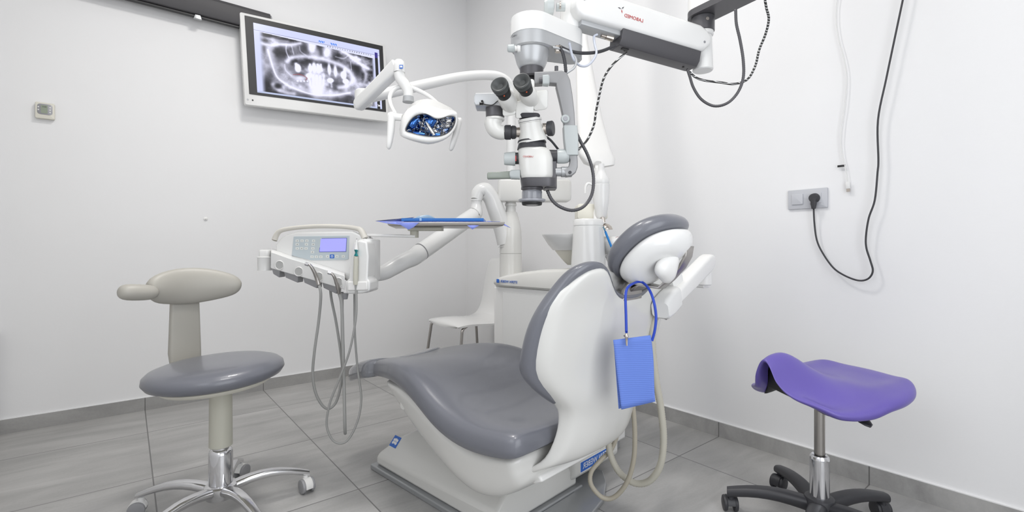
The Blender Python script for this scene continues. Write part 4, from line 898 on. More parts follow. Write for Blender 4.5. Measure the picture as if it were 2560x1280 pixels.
# suction hoses
bm = BM(); tube(bm, [P(1652, 770, 1.37), P(1632, 810, 1.37), P(1631, 870, 1.38), P(1640, 950, 1.40), P(1652, 1020, 1.42), P(1659, 1100, 1.44), P(1650, 1165, 1.46), P(1622, 1203, 1.49), P(1585, 1207, 1.52), P(1548, 1180, 1.54), P(1526, 1135, 1.55), P(1521, 1085, 1.56), P(1530, 1035, 1.60), P(1541, 990, 1.66), P(1548, 940, 1.74), P(1552, 900, 1.85)], .0108, 16, 8, corr=.004)
o = link_mesh('suction_hose', bm, mat('ribbed_pale_hose', (.50, .48, .41), .5), ang=180); tag(o, 'thick ribbed pale suction hose, the outer loop right of the blue bib', 'hose', 'suction hoses')
bm = BM(); tube(bm, [P(1646, 778, 1.40), P(1600, 830, 1.40), P(1583, 900, 1.42), P(1582, 1000, 1.44), P(1587, 1080, 1.46), P(1584, 1150, 1.48), P(1566, 1208, 1.50), P(1535, 1243, 1.52), P(1505, 1243, 1.53), P(1478, 1212, 1.54), P(1478, 1180, 1.55), P(1500, 1152, 1.56), P(1530, 1120, 1.58), P(1546, 1070, 1.62), P(1550, 1000, 1.68), P(1552, 920, 1.80)], .0078, 14, 8, corr=.0035)
o = link_mesh('suction_hose', bm, mat('ribbed_tan_hose', (.43, .395, .32), .5), ang=180); tag(o, 'thinner tan suction hose, the inner loop lying lowest near the foot plate', 'hose', 'suction hoses')
t = thing('saliva_ejector', P(1539, 645, 1.95), 'thin bright blue saliva ejector leaning beside the spittoon tower', 'ejector')
bm = BM(); tube(bm, [P(1511, 573, 1.93), P(1524, 606, 1.93), P(1539, 641, 1.93)], .0046, 12, 5); link_mesh('tube', bm, mat('bright_blue', (.01, .22, .62), .3), t)
bm = BM(); tube(bm, [P(1508, 567, 1.93), P(1511, 574, 1.93)], .0048, 12); link_mesh('tip', bm, mat('pale_blue_tip', (.25, .55, .75), .3), t)
bm = BM(); tube(bm, [P(1539, 640, 1.93), P(1543, 662, 1.93), P(1546, 690, 1.93), P(1556, 705, 1.93)], [.0065, .009, .008, .008], 12, 4); link_mesh('valve', bm, 'cream', t)
bm = BM(); tube(bm, [P(1518, 640, 2.0), P(1534, 672, 1.94), P(1546, 700, 1.93)], .010, 12, 4); link_mesh('holder', bm, 'whitem', t)
# bib and its cord --------------------------------------------------
t = thing('patient_bib', P(1585, 840, 1.13), 'folded blue crepe paper bib hanging from the headrest on a blue cord', 'bib')
def sheet(name, tl, tr_, br, bl, Z, bow=.006, n=14, sh=0):
    bm = BM(); g = []
    for i in range(n+1):
        r_ = []
        for j in range(n+1):
            u, v_ = j/n, i/n; x = (tl[0]*(1-u)+tr_[0]*u)*(1-v_)+(bl[0]*(1-u)+br[0]*u)*v_; y = (tl[1]*(1-u)+tr_[1]*u)*(1-v_)+(bl[1]*(1-u)+br[1]*u)*v_
            x += 2.0*math.sin(v_*5+sh)*(u); r_.append(bm.verts.new(P(x, y, Z+bow*math.sin(math.pi*u)*(.4+v_)+sh*.002*v_)))
        g.append(r_)
    for i in range(n):
        for j in range(n): bm.faces.new((g[i][j], g[i][j+1], g[i+1][j+1], g[i+1][j]))
    o = link_mesh(name, bm, 'paper', t); s_ = o.modifiers.new('solidify', 'SOLIDIFY'); s_.thickness = .0012; return o
sheet('front_layer', (1533, 850), (1627, 838), (1640, 1004), (1554, 1024), 1.125)
sheet('back_layer', (1534, 852), (1622, 842), (1632, 1000), (1547, 1022), 1.137, sh=1)
a = P(1567, 864, 1.118); b = P(1566, 834, 1.118)
bm = BM(); tube(bm, [b+UZ*.004, b-UZ*.006, (a+b)/2, a], [.002, .0048, .0032, .0022], 12, 3); tube(bm, [b-UZ*.004-camdir(.006, 0), (a+b)/2, ], .0016, 8); link_mesh('clip', bm, 'nickel', t)
bm = BM(); tube(bm, [P(1566, 832, 1.118), P(1565, 790, 1.12), P(1564, 740, 1.125), P(1570, 718, 1.14), P(1590, 706, 1.18), P(1606, 706, 1.19), P(1622, 722, 1.16), P(1634, 752, 1.13), P(1640, 790, 1.125), P(1637, 825, 1.125), P(1630, 852, 1.128)], .0032, 12, 8); link_mesh('cord', bm, 'bluecord', t)
# ================================================================== operating light
t = thing('operating_light', P(1278, 440, 2.47), 'white operating light with curved reflector window and two handles on a long arm', 'lamp')
bm = BM(); tube(bm, [P(1278, 452, 2.47), P(1278, 380, 2.47), P(1278, 300, 2.47), P(1279, 245, 2.47), P(1274, 213, 2.46), P(1252, 194, 2.43), P(1215, 188, 2.38), P(1150, 193, 2.28), P(1060, 212, 2.12), P(960, 235, 1.96), P(925, 243, 1.91)], [.024]*6+[.0235, .023, .023, .0225, .022], 24, 8); link_mesh('long_arm', bm, 'white', t)
bm = BM(); a = P(909, 245, 1.88); cyl(bm, a-UZ*.030, a+UZ*.030, .034, ch=.006); link_mesh('knuckle', bm, 'white', t)
a = P(898, 262, 1.85); b = P(994, 166, 1.74); d = (b-a).normalized(); s1 = d.cross(UZ).normalized(); u1 = s1.cross(d)
bm = BM(); loft(bm, [rrect(a+d*f, s1, u1, w_, h, .010) for f, w_, h in ((-.018, .012, .012), (-.008, .018, .020), (.0, .019, .023), ((b-a).length*.6, .020, .023), ((b-a).length, .021, .026))]); link_mesh('short_arm', bm, 'white', t)
bm = BM(); a = P(998, 179, 1.735); lathe(bm, a-UZ*.0, UZ, [(-.004, .021), (.0, .0215), (.018, .0215), (.034, .019), (.042, .012), (.044, .004)], 28, sx=1.0); hc_ = link_mesh('arm_cap', bm, 'white', t)
q = P(1003, 167, 1.711); badge(q, camdir(1, 0).normalized(), UZ, .013, hc_)
bm = BM(); tube(bm, [P(997, 180, 1.735), P(1001, 196, 1.735), P(1013, 213, 1.735), P(1020, 228, 1.735), P(1021, 244, 1.735)], [.0195, .0195, .0190, .0180, .0175], 24, 6); link_mesh('neck', bm, 'white', t)
bm = BM(); a = P(1021, 246, 1.735); cyl(bm, a-UZ*.014, a+UZ*.006, .021, .019); link_mesh('swivel', bm, 'silver', t)
LZ = 1.62
def Lp(x, y, dz=0): return P(x, y, LZ+dz)
bm = BM(); tube(bm, [Lp(990, 287, .03), Lp(977, 262, .06), Lp(975, 240, .09), Lp(988, 222, .12), Lp(1010, 217, .13), Lp(1040, 224, .13), Lp(1072, 240, .12), Lp(1095, 258, .10)], [.0062, .0068, .0075, .008, .009, .0085, .007, .005], 14, 6); link_mesh('yoke', bm, 'white', t)
gl_ = [(1014, 327), (1018, 314), (1026, 301), (1037, 291), (1050, 286), (1064, 285), (1074, 289), (1083, 295), (1094, 298), (1106, 296), (1118, 292), (1130, 291), (1138, 294), (1138, 305), (1133, 318), (1124, 329), (1111, 337), (1094, 341), (1070, 341), (1046, 337), (1028, 332)]
gc_ = (1076, 316)
def og(scale, push, top_up=0):
    out = []
    for x, y in gl_:
        dx, dy = x-gc_[0], y-gc_[1]; out.append((gc_[0]+dx*scale[0], gc_[1]+dy*scale[1]+top_up*(1 if dy < 0 else .0), push))
    return out
frm = [(1004, 338), (1007, 318), (1016, 299), (1029, 283), (1045, 275), (1061, 281), (1076, 287), (1088, 291), (1099, 292), (1111, 290), (1124, 285), (1136, 281), (1143, 284), (1144, 302), (1140, 318), (1131, 333), (1117, 346), (1098, 354), (1070, 358), (1038, 352), (1012, 345)]
mid = [(999, 334), (1000, 310), (1007, 290), (1020, 272), (1040, 262), (1060, 261), (1076, 264), (1088, 268), (1100, 272), (1112, 274), (1124, 275), (1136, 277), (1143, 283), (1144, 302), (1139, 318), (1129, 334), (1115, 347), (1096, 356), (1070, 361), (1036, 354), (1008, 344)]
bck = [(1004, 322), (1003, 300), (1010, 282), (1024, 264), (1042, 252), (1060, 248), (1076, 248), (1088, 251), (1100, 256), (1112, 262), (1122, 267), (1132, 273), (1137, 283), (1137, 300), (1131, 314), (1120, 327), (1106, 337), (1090, 343), (1068, 345), (1040, 341), (1016, 333)]
def ringL(pts, dz): return [Lp(x, y, dz) for x, y in pts]
def shrink(pts, f, dz, c=(1072, 300)): return [Lp(c[0]+(x-c[0])*f, c[1]+(y-c[1])*f, dz) for x, y in pts]
R_ = [ringL(gl_, .012), ringL(gl_, .001), ringL([( (a[0]*.25+b[0]*.75), (a[1]*.25+b[1]*.75)) for a, b in zip(gl_, frm)], -.004), ringL(frm, .004), ringL(mid, .022), ringL(mid, .045), ringL(bck, .085), shrink(bck, .8, .115), shrink(bck, .45, .135), shrink(bck, .1, .142)]
R_ = [CR(r, 2, closed=True) for r in R_]
bm = BM(); loft(bm, R_, cap=False); link_mesh('lamp_head', bm, 'white', t, ang=180)
bm = BM(); g1 = CR(ringL(gl_, .0015), 2, closed=True); c_ = Lp(1076, 316, .0); g2 = [c_+(p-c_)*.965 for p in g1]; loft(bm, [g1, [p-AW*.003 for p in g1], [p-AW*.003 for p in g2], g2], closed=True); link_mesh('window_frame', bm, 'dark', t)
# faceted reflector: wavy shell behind the window
bm = BM(); NX, NY = 30, 16; g = []
for i in range(NX+1):
    r_ = []
    for j in range(NY+1):
        x = 1015+122*i/NX; yt = interp(x, [(1015, 324), (1026, 300), (1037, 290), (1050, 285), (1064, 284), (1083, 294), (1094, 297), (1118, 291), (1130, 290), (1137, 294)]); yb = interp(x, [(1015, 328), (1028, 333), (1046, 338), (1070, 342), (1094, 342), (1111, 338), (1124, 330), (1133, 319), (1137, 306)])
        y = yt+(yb-yt)*j/NY; u = i/NX*2-1; v_ = j/NY*2-1
        r_.append(bm.verts.new(Lp(x, y, .010+.050*(1-u*u)*(1-v_*v_*.9)+(.014*math.sin(i*.9+j*.25)+.008*math.sin(j*1.1-i*.3))*(1-u*u)*(1-v_*v_))))
    g.append(r_)
for i in range(NX):
    for j in range(NY): bm.faces.new((g[i][j], g[i+1][j], g[i+1][j+1], g[i][j+1]))
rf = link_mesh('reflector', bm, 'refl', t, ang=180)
for (x0, y0, x1, y1, k_) in ((1024, 318, 1040, 300, .013), (1068, 316, 1084, 298, .014), (1030, 334, 1062, 338, .008), (1078, 338, 1100, 338, .007)):
    bm = BM(); c = Lp((x0+x1)/2, (y0+y1)/2, .02); tube(bm, [Lp(x0, y0, .022), c, Lp(x1, y1, .022)], [k_, k_*1.2, k_], 14, 4); link_mesh('filter', bm, 'reflb', rf)
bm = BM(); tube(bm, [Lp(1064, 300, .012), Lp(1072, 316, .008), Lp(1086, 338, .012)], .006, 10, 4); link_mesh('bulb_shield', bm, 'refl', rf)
bm = BM(); cyl(bm, Lp(972, 291, .035), Lp(1006, 294, .03), .013, .012); loft(bm, [rrect(Lp(x, y, .03), camdir(1, 0).normalized(), AW, a_, a_*1.1, a_*.8) for x, y, a_ in ((979, 281, .006), (978, 285, .011), (979, 292, .0125), (977, 330, .0115), (974, 355, .0095), (972, 368, .0075), (972, 373, .003))]); link_mesh('handle', bm, 'whitem', t, ang=70)
bm = BM(); cyl(bm, Lp(1138, 300, .04), Lp(1150, 303, .04), .010); loft(bm, [rrect(Lp(x, y, .035), camdir(1, 0).normalized(), AW, a_, a_*1.1, a_*.8) for x, y, a_ in ((1149, 295, .005), (1149, 298, .0085), (1147, 306, .0105), (1140, 335, .0105), (1132, 360, .0095), (1128, 373, .0075), (1127, 377, .003))]); link_mesh('handle', bm, 'whitem', t, ang=70)
# ================================================================== surgical microscope
mz = 1.35
ms = thing('surgical_microscope', P(1335, 300, mz), 'white and grey surgical microscope hanging from a thick white overhead arm', 'microscope')
XR = camdir(1, 0).normalized(); SX = mz/F
def Mp(x, y, dz=0): return P(x, y, mz+dz)
def mlathe(name, c, ax, prof, m, par=ms, seg=36, **k):
    bm = BM(); lathe(bm, c, ax, prof, seg, **k); return link_mesh(name, bm, m, par)
def zof(y, Z=mz): return EYE+(HY-y)*Z/F
# pan head -----------------------------------------------------------
C1 = P(1329, 100, 1.40); C1.z = 0; C2 = P(1428, 110, 1.47); C2.z = 0
def stadium(r1, r2, z, n=14, c1=C1, c2=C2):
    d = (c2-c1); L_ = d.length; d = d.normalized(); s_ = UZ.cross(d); al = math.acos((r1-r2)/L_); out = []
    for i in range(n+1): q = al+(2*math.pi-2*al)*i/n; out.append(c1+d*(r1*math.cos(q))+s_*(r1*math.sin(q))+UZ*z)
    for i in range(n+1): q = -al+2*al*i/n; out.append(c2+d*(r2*math.cos(q))+s_*(r2*math.sin(q))+UZ*z)
    return out
bm = BM(); loft(bm, [stadium(.052, .025, 1.580), stadium(.060, .032, 1.577), stadium(.0615, .034, 1.565), stadium(.0615, .034, 1.526)]); ph = link_mesh('pan_head', bm, 'white', ms, ang=50)
bm = BM(); loft(bm, [stadium(.0605, .033, 1.526), stadium(.0605, .033, 1.489), stadium(.056, .029, 1.485)]); link_mesh('pan_band', bm, 'silver', ph)
bm = BM(); lathe(bm, C1, UZ, [(1.487, .052), (1.478, .0515), (1.45, .044), (1.437, .038), (1.434, .034)], 40); link_mesh('bowl', bm, 'silver', ms)
bm = BM(); lathe(bm, C1, UZ, [(1.437, .0345), (1.410, .0345), (1.406, .031), (1.408, .020), (1.416, .016)], 40); link_mesh('collar', bm, 'dark2', ms)
bm = BM(); cyl(bm, C1+UZ*1.43, C1+UZ*1.388, .0095); cyl(bm, C1+UZ*1.395, C1+UZ*1.388, .010, .019); link_mesh('stem', bm, 'dark2', ms)
a = P(1296, 121, 1.37); bm = BM(); cyl(bm, a+XR*.006, a-XR*.003, .0135, .0115); cyl(bm, a-XR*.002, a-XR*.012, .008); k1 = link_mesh('lock_knob', bm, 'whitem', ms)
bm = BM(); cyl(bm, a-XR*.010, a-XR*.032, .0115, .0105, ch=.003); link_mesh('cap', bm, 'cap', k1)
q = P(1286, 90, 1.352); bm = text_bm('LABO', q, camdir(.72, -.69).normalized(), (UZ+XR*.0).normalized(), .008, True, .0003); link_mesh('lettering', bm, 'dark2', ph, flat=True)
bm = BM(); a = Mp(1395, 110, .02); lathe(bm, V((a.x, a.y, 1.487)), -UZ, [(0, .011), (.006, .012), (.010, .009), (.016, .009)], 18); link_mesh('plug_socket', bm, 'nickel', ms)
# L arm ---------------------------------------------------------------
dl = AW
def lring(x0, y0, x1, y1, th, dz=0):   # section across the bar between two image edges
    a, b = Mp(x0, y0, dz), Mp(x1, y1, dz); return rrect((a+b)/2, (b-a).normalized(), dl, (b-a).length/2, th/2, .004)
secs = [(1336, 184, 1336, 214), (1372, 182, 1372, 212), (1390, 181, 1388, 213), (1404, 181, 1390, 214), (1416, 186, 1389, 217), (1424, 204, 1391, 226), (1430, 240, 1397, 250), (1435, 285, 1406, 290), (1437, 322, 1410, 324), (1441, 380, 1418, 381), (1443, 405, 1424, 403), (1443, 420, 1423, 411), (1438, 433, 1420, 419), (1428, 441, 1414, 423), (1415, 443, 1408, 424)]
bm = BM(); loft(bm, [lring(*s_, .030) for s_ in secs]); la = link_mesh('suspension_arm', bm, 'armg', ms, ang=45)
bm = BM(); loft(bm, [lring(x0, y0, x1, y1, .040, 0) for x0, y0, x1, y1 in ((1441, 317, 1407, 317), (1444, 350, 1409, 350), (1444, 391, 1414, 391))]); link_mesh('sleeve', bm, 'cap', ms, bev=.002)
a = Mp(1413, 298, -.016); bm = BM(); lathe(bm, a, -AW, [(0, .0125), (.004, .0125), (.007, .0105)], 24); link_mesh('screw_cap', bm, 'cap', la)
bm = BM(); lathe(bm, a-AW*.006, -AW, [(0, .0065), (.0025, .006)], 18); link_mesh('screw', bm, 'silverd', la)
bm = BM(); cyl(bm, Mp(1388, 430, .0), Mp(1402, 430, .0), .0125); cyl(bm, Mp(1402, 430, 0), Mp(1430, 430, 0), .0148, ch=.002); piv = link_mesh('pivot', bm, 'silver', ms)
bm = BM(); c = Mp(1425, 431, -.0165); lathe(bm, c+XR*.0, -AW, [(-.004, .0045), (.001, .0045)], 16); link_mesh('pivot_bolt', bm, 'dark', piv)
bm = BM(); cyl(bm, Mp(1348, 202, -.03), Mp(1358, 202, -.03), .008); cyl(bm, Mp(1391, 166, 0), Mp(1391, 180, 0), .0052); link_mesh('lock_screw', bm, 'dark2', ms)
bm = BM(); loft(bm, [rrect(Mp(x, 202, -.03), UZ, AW, r_, r_, .004) for x, r_ in ((1356, .0125), (1370, .0135), (1373, .011))]); link_mesh('screw_cover', bm, 'cap', ms)
# body ----------------------------------------------------------------
mc = Mp(1334, 400, .0); mc.z = 0
def zm(y): return EYE+(HY-y)*mz/F
def sring(y, xl, xr_, depth, r=.02, dz=0):
    a, b = Mp(xl, y, dz), Mp(xr_, y, dz); return rrect((a+b)/2, XR, AW, (b-a).length/2, depth/2, r, 6)
bm = BM(); loft(bm, [sring(y, a_, b_, d_, r_) for y, a_, b_, d_, r_ in ((372, 1300, 1368, .070, .034), (374, 1296, 1371, .078, .036), (382, 1295, 1376, .086, .034), (400, 1296, 1381, .092, .032), (440, 1300, 1381, .092, .030), (450, 1303, 1378, .088, .030), (454, 1306, 1374, .08, .03))]); mb = link_mesh('zoom_body', bm, 'white2', ms, ang=50)
q = P(1320, 391.5, mz-.0475); bm = text_bm('LABOMED', q, XR, UZ, .0062, True, .0003); link_mesh('lettering', bm, 'red', mb, flat=True)
bm = BM(); loft(bm, [sring(y, a_, b_, d_, .03, dz) for y, a_, b_, d_, dz in ((449, 1301, 1388, .096, .003), (462, 1303, 1389, .094, .003), (470, 1305, 1389, .088, .003))]); loft(bm, [rrect(Mp(1375, y, .02), XR, AW, .017, .03, .004) for y in (408, 474)]); link_mesh('lower_housing', bm, 'dark2', ms, ang=45)
c0_ = Mp(1330, 400, 0); c0_.z = 0
mlathe('objective_mount', c0_, -UZ, [(-zm(466), .030), (-zm(470), .031), (-zm(474), .031), (-zm(475), .0275), (-zm(480), .0275)], 'dark2')
mlathe('objective_ring', c0_, -UZ, [(-zm(478), .0275), (-zm(480), .0288), (-zm(499), .0290), (-zm(500), .0275)], 'glassy')
mlathe('protective_disc', c0_, -UZ, [(-zm(498), .036), (-zm(499), .0385), (-zm(503), .0385), (-zm(506), .034), (-zm(506), .029)], mat('clear_ridged_plastic', (.45, .46, .50), .15, trans=.35), seg=60)
mlathe('objective_lens', c0_, -UZ, [(-zm(503), .029), (-zm(510), .0285), (-zm(513), .0270), (-zm(513.5), .023), (-zm(511), .022)], 'black')
mlathe('front_glass', c0_, -UZ, [(-zm(509), .0225), (-zm(512.2), .0222), (-zm(513), .012), (-zm(513.2), .002)], 'chrome')
mlathe('dark_ring', c0_, -UZ, [(-zm(353), .030), (-zm(353.5), .040), (-zm(357), .0405), (-zm(358), .036), (-zm(361), .0385), (-zm(368), .0405), (-zm(374), .042)], 'dark')
# tilting neck of the beam splitter
nk0 = Mp(1332, 352, .0); nk1 = Mp(1324, 296, -.012); dn = (nk1-nk0).normalized(); Ln = (nk1-nk0).length
mlathe('beam_splitter', nk0, dn, [(-.002, .0415), (.006, .0405), (.022, .0345), (.040, .0315), (.050, .0310), (.0505, .0325), (.060, .0335), (.062, .0320)], 'white2', seg=44)
mlathe('splitter_ring', nk0+dn*.052, dn, [(0, .0325), (.002, .033), (.004, .0325)], 'dark2', seg=44)
# side ports
bm = BM(); cyl(bm, Mp(1304, 331, 0), Mp(1284, 331, 0), .0145, .0135); link_mesh('left_port', bm, 'nickel', ms)
mlathe('left_ring', Mp(1291, 331, 0), -XR, [(0, .015), (.004, .0185), (.012, .0190), (.013, .0175), (.015, .0175), (.016, .0205), (.030, .0205), (.034, .018)], 'dark', seg=40)
bm = BM(); tube(bm, [Mp(1262, 331, 0), Mp(1250, 331, 0), Mp(1238, 324, 0), Mp(1232, 310, 0), Mp(1236, 296, 0), Mp(1238, 286, 0)], [.0195, .0205, .0225, .0235, .0235, .0240], 28, 6); link_mesh('camera_elbow', bm, 'white2', ms)
bm = BM(); cyl(bm, Mp(1238, 302, 0), Mp(1238, 295, 0), .0265, ch=.002); link_mesh('elbow_collar', bm, 'white2', ms)
bm = BM(); cyl(bm, Mp(1238, 296, 0), Mp(1237, 268, 0), .0262, .0262, ch=.003); link_mesh('camera_adapter', bm, 'dark2', ms)
bm = BM(); a = Mp(1230, 256, .005); loft(bm, [rrect(a+XR*dx, UZ, AW, h, .03, .004) for dx, h in ((-.048, .010), (-.044, .0175), (.06, .0195))]); cb_ = link_mesh('camera_bracket', bm, 'silver', ms, ang=45)
bm = BM(); tube(bm, [Mp(1199, 259, -.03), Mp(1207, 259, -.03)], .005, 10); tube(bm, [Mp(1205, 259, -.03), Mp(1218, 262, -.03), Mp(1232, 262, -.03), Mp(1245, 252, -.03), Mp(1256, 248, -.02)], .0014, 8, 5); cyl(bm, Mp(1206, 259, -.03), Mp(1205, 251, -.03), .003); link_mesh('camera_lead', bm, 'black', cb_)
bm = BM(); cyl(bm, Mp(1356, 322, 0), Mp(1370, 322, 0), .0155); link_mesh('right_port', bm, 'nickel', ms)
mlathe('right_knob', Mp(1369, 322, 0), (XR-AW*.35).normalized(), [(0, .019), (.001, .0205), (.014, .0215), (.017, .019), (.0165, .016), (.0172, .002)], 'dark', seg=44)
# zoom knobs
bm = BM(); cyl(bm, Mp(1299, 396, 0), Mp(1284, 396, 0), .0165); zk = link_mesh('zoom_scale', bm, 'dark', ms)
bm = BM(); box(bm, Mp(1289, 396, -.0166), (.004, .001, .015), XR, AW, UZ); link_mesh('scale_mark', bm, 'red', zk)
bm = BM(); lathe(bm, Mp(1288, 397, 0), -XR, [(0, .0195), (.004, .0200), (.010, .0190), (.026, .0180), (.031, .0165), (.032, .008)], 32); link_mesh('zoom_knob', bm, 'cap', ms)
bm = BM(); cyl(bm, Mp(1372, 391, 0), Mp(1394, 391, 0), .0185, .0180); link_mesh('focus_drum', bm, 'dark', ms)
bm = BM(); lathe(bm, Mp(1392, 391, 0), XR, [(0, .0190), (.004, .0205), (.020, .0205), (.030, .0190), (.034, .016), (.035, .005)], 32); link_mesh('focus_knob', bm, 'cap', ms)
# grip
bm = BM(); loft(bm, [rrect(Mp(x, y, -.01), UZ, AW, h, h*.9, h*.5) for x, y, h in ((1218, 440, .007), (1220, 440, .0095), (1270, 438, .0105), (1298, 437, .0115))]); gp = link_mesh('grip', bm, 'capg', ms, ang=60)
bm = BM(); loft(bm, [rrect(Mp(x, 437, -.012), UZ, AW, h, .014, .008) for x, h in ((1274, .008), (1278, .0125), (1300, .0135))]); link_mesh('grip_sleeve', bm, 'cap', gp)
# binocular head
bm = BM(); loft(bm, [rrect(nk1+dn*f, XR, (AW).normalized(), a_, b_, .012) for f, a_, b_ in ((-.004, .027, .027), (.004, .029, .029), (.008, .027, .027))]); link_mesh('tilt_joint', bm, 'dark', ms)
hu = (UZ*.96-AW*.28).normalized(); hx = (XR+UZ*.16).normalized(); hf = hx.cross(hu).normalized()
def rb(c, s_, r_=.008, e=.003, name='prism_block', m='white2', par=None):
    bm = BM(); rbox(bm, c, s_, hx, hu, hf, r_, e); return link_mesh(name, bm, m, par or ms)
rb(Mp(1311, 272, -.022), (.050, .046, .040), .006, name='centre_block')
rb(Mp(1273, 265, -.020), (.038, .052, .046), .009)
rb(Mp(1350, 251, -.020), (.040, .052, .048), .009)
rb(Mp(1309, 232, -.004), (.060, .066, .030), .010, name='bridge')
q = P(1284, 203, mz-.022); bm = text_bm('7x', q, XR, UZ, .007, True, .0003); link_mesh('lettering', bm, 'dark2', ms, flat=True)
for (fx_, fy_, bx2, by2) in ((1247, 210, 1279, 270), (1303, 201, 1331, 257)):
    fc = Mp(fx_, fy_, -.118); bc2 = Mp(bx2, by2, -.018); d = (bc2-fc).normalized(); L_ = (bc2-fc).length
    bm = BM(); lathe(bm, fc+d*.048, d, [(0, .0185), (.006, .0225), (.022, .0245), (L_-.052, .0235)], 36); tb = link_mesh('eyepiece_tube', bm, 'white2', ms)
    bm = BM(); lathe(bm, fc+d*.018, d, [(0, .0190), (.002, .0195), (.012, .0205), (.0125, .0190), (.036, .0183), (.040, .0170)], 36); link_mesh('eyepiece', bm, 'black', tb)
    bm = BM(); lathe(bm, fc, d, [(.010, .0075), (.006, .0120), (.002, .0165), (.0, .0200), (.002, .0228), (.010, .0232), (.018, .0222), (.020, .0195)], 40); link_mesh('eyecup', bm, mat('eyecup_rubber', (.05, .053, .053), .45), tb)
    bm = BM(); lathe(bm, fc+d*.0115, d, [(0, .0005), (.0001, .0078), (.003, .0080)], 28); link_mesh('ocular_lens', bm, 'lens', tb)
    bm = BM(); c = fc+d*.026-AW*.0; n_ = (-AW*.75-hu*.0+ -UZ*.35).normalized(); n_ = (n_-d*n_.dot(d)).normalized(); cyl(bm, c+n_*.0185, c+n_*.0212, .002); link_mesh('orange_dot', bm, mat('orange_dot', (.7, .12, .04), .5), tb)
# overhead arm --------------------------------------------------------
p0 = P(1426, 14, 1.44); p1 = P(1750, 112, 1.60); zt_ = (p0.z+p1.z)/2
d = V((p1.x-p0.x, p1.y-p0.y, p1.z-p0.z)).normalized(); s1 = d.cross(UZ).normalized(); u1 = s1.cross(d); L_ = (p1-p0).length
if s1.dot(AW) < 0: s1 = -s1
bm = BM(); prof = [(0, .020), (.012, .040), (.03, .046), (L_*.5, .046), (L_-.035, .044), (L_-.012, .036), (L_+.004, .020)]
loft(bm, [rrect(p0+d*f, s1, u1, .042, h, .014) for f, h in prof]); oa = link_mesh('overhead_arm', bm, 'white', ms, ang=50)
bm = BM(); beam(bm, p0+d*.03-u1*.050, p0+d*(L_*.36)-u1*.050, .05, .022, .004); link_mesh('arm_underside', bm, 'silver', oa)
q0 = p0+d*(L_*.34)-u1*.063; q1 = p0+d*(L_*.95)-u1*.063
bm = BM(); rr2 = []
for q in (q0, q1): rr2.append([q+s1*a_+u1*b_ for a_, b_ in ((-.040, .020), (.036, .020), (.036, -.020), (.020, -.027), (-.024, -.027), (-.036, -.012))])
loft(bm, rr2); pb = link_mesh('power_box', bm, 'dark2', ms, bev=.002)
for f_ in (.12, .88):
    q = q0.lerp(q1, f_)-u1*.0275; bm = BM(); cyl(bm, q+u1*.001, q-u1*.001, .0035, seg=14); link_mesh('screw', bm, 'black', pb)
q = q0.lerp(q1, .10)-u1*.0275-s1*.01; bm = BM(); box(bm, q, (.022, .012, .003), d, s1, u1); link_mesh('usb_port', bm, 'black', pb)
q = q0-d*.012-u1*.0; bm = BM(); cyl(bm, q, q-d*.024, .010, .008); cyl(bm, q-d*.024, q-d*.040, .0055); link_mesh('connector', bm, 'nickel', pb)
u_ = -s1
q = p0+d*(L_*.385)-s1*.0425-u1*.000; bm = text_bm('LABOMED', q+d*.010-u1*.006, d, u1, .0150, True, .0004, 1.0); link_mesh('lettering', bm, 'red', oa, flat=True)
lo = q-d*.036+u1*.010
for an, m_ in ((200, 'red'), (80, 'dark2'), (320, 'dark2')):
    r_ = math.radians(an); dd = d*math.sin(r_)*-1+u1*math.cos(r_); pp = d*math.cos(r_)+u1*math.sin(r_)
    bm = BM(); prism(bm, [lo+dd*.001, lo+dd*.007+pp*.0018, lo+dd*.0125, lo+dd*.007-pp*.0014], -s1, .0005); link_mesh('emblem', bm, m_, oa)
for f_, h_ in ((.05, .006), (.965, -.012)):
    q = p0+d*(L_*f_)-s1*.042+u1*h_; bm = BM(); cyl(bm, q, q-s1*.001, .004, seg=16); link_mesh('screw', bm, 'silverd', oa)
# connecting post at the head end
a = C2; bm = BM(); cyl(bm, V((a.x, a.y, 1.575)), V((a.x, a.y, 1.70)), .034, .032, ch=.004); link_mesh('head_post', bm, 'white', ms)
b = P(1396, 18, 1.42); bm = BM(); cyl(bm, b+XR*.02, b-XR*.006, .012); lathe(bm, b-XR*.012, -XR, [(0, .006), (.003, .022), (.022, .024), (.030, .018), (.031, .004)], 28, sx=1, sy=1); link_mesh('balance_knob', bm, 'cap', ms)
bm = BM(); lathe(bm, b+XR*.006-AW*.01, -XR, [(0, .010), (.004, .010)], 20); link_mesh('knob_washer', bm, 'nickel', ms)
# second post and the arm that leaves towards the ceiling
a = P(1757, 110, 1.60)
bm = BM(); cyl(bm, V((a.x, a.y, zof(178, 1.60))), V((a.x, a.y, zof(80, 1.60))), .033, .028, ch=.003); cyl(bm, V((a.x, a.y, zof(92, 1.6))), V((a.x, a.y, zof(72, 1.6))), .034, ch=.003); link_mesh('end_post', bm, 'white', ms)
zc1, zc2 = zof(82, 1.6), zof(45, 1.6)
bm = BM(); cyl(bm, V((a.x, a.y, zc1)), V((a.x, a.y, zc2)), .037, ch=.002); pc = link_mesh('post_collar', bm, 'dark2', ms)
bm = BM(); q = V((a.x, a.y, zof(60, 1.6)))-AW*.0365; cyl(bm, q, q-AW*.003, .0055, seg=16); link_mesh('screw', bm, 'nickel', pc)
A0 = V((a.x, a.y, 0)); Bp = P(2010, 0, 1.32); B0 = V((Bp.x, Bp.y, 0))
bm = BM(); loft(bm, [stadium(.048, .040, zc2, c1=A0, c2=B0), stadium(.048, .040, zc2+.020, c1=A0, c2=B0)]); link_mesh('upper_arm_base', bm, 'dark2', ms)
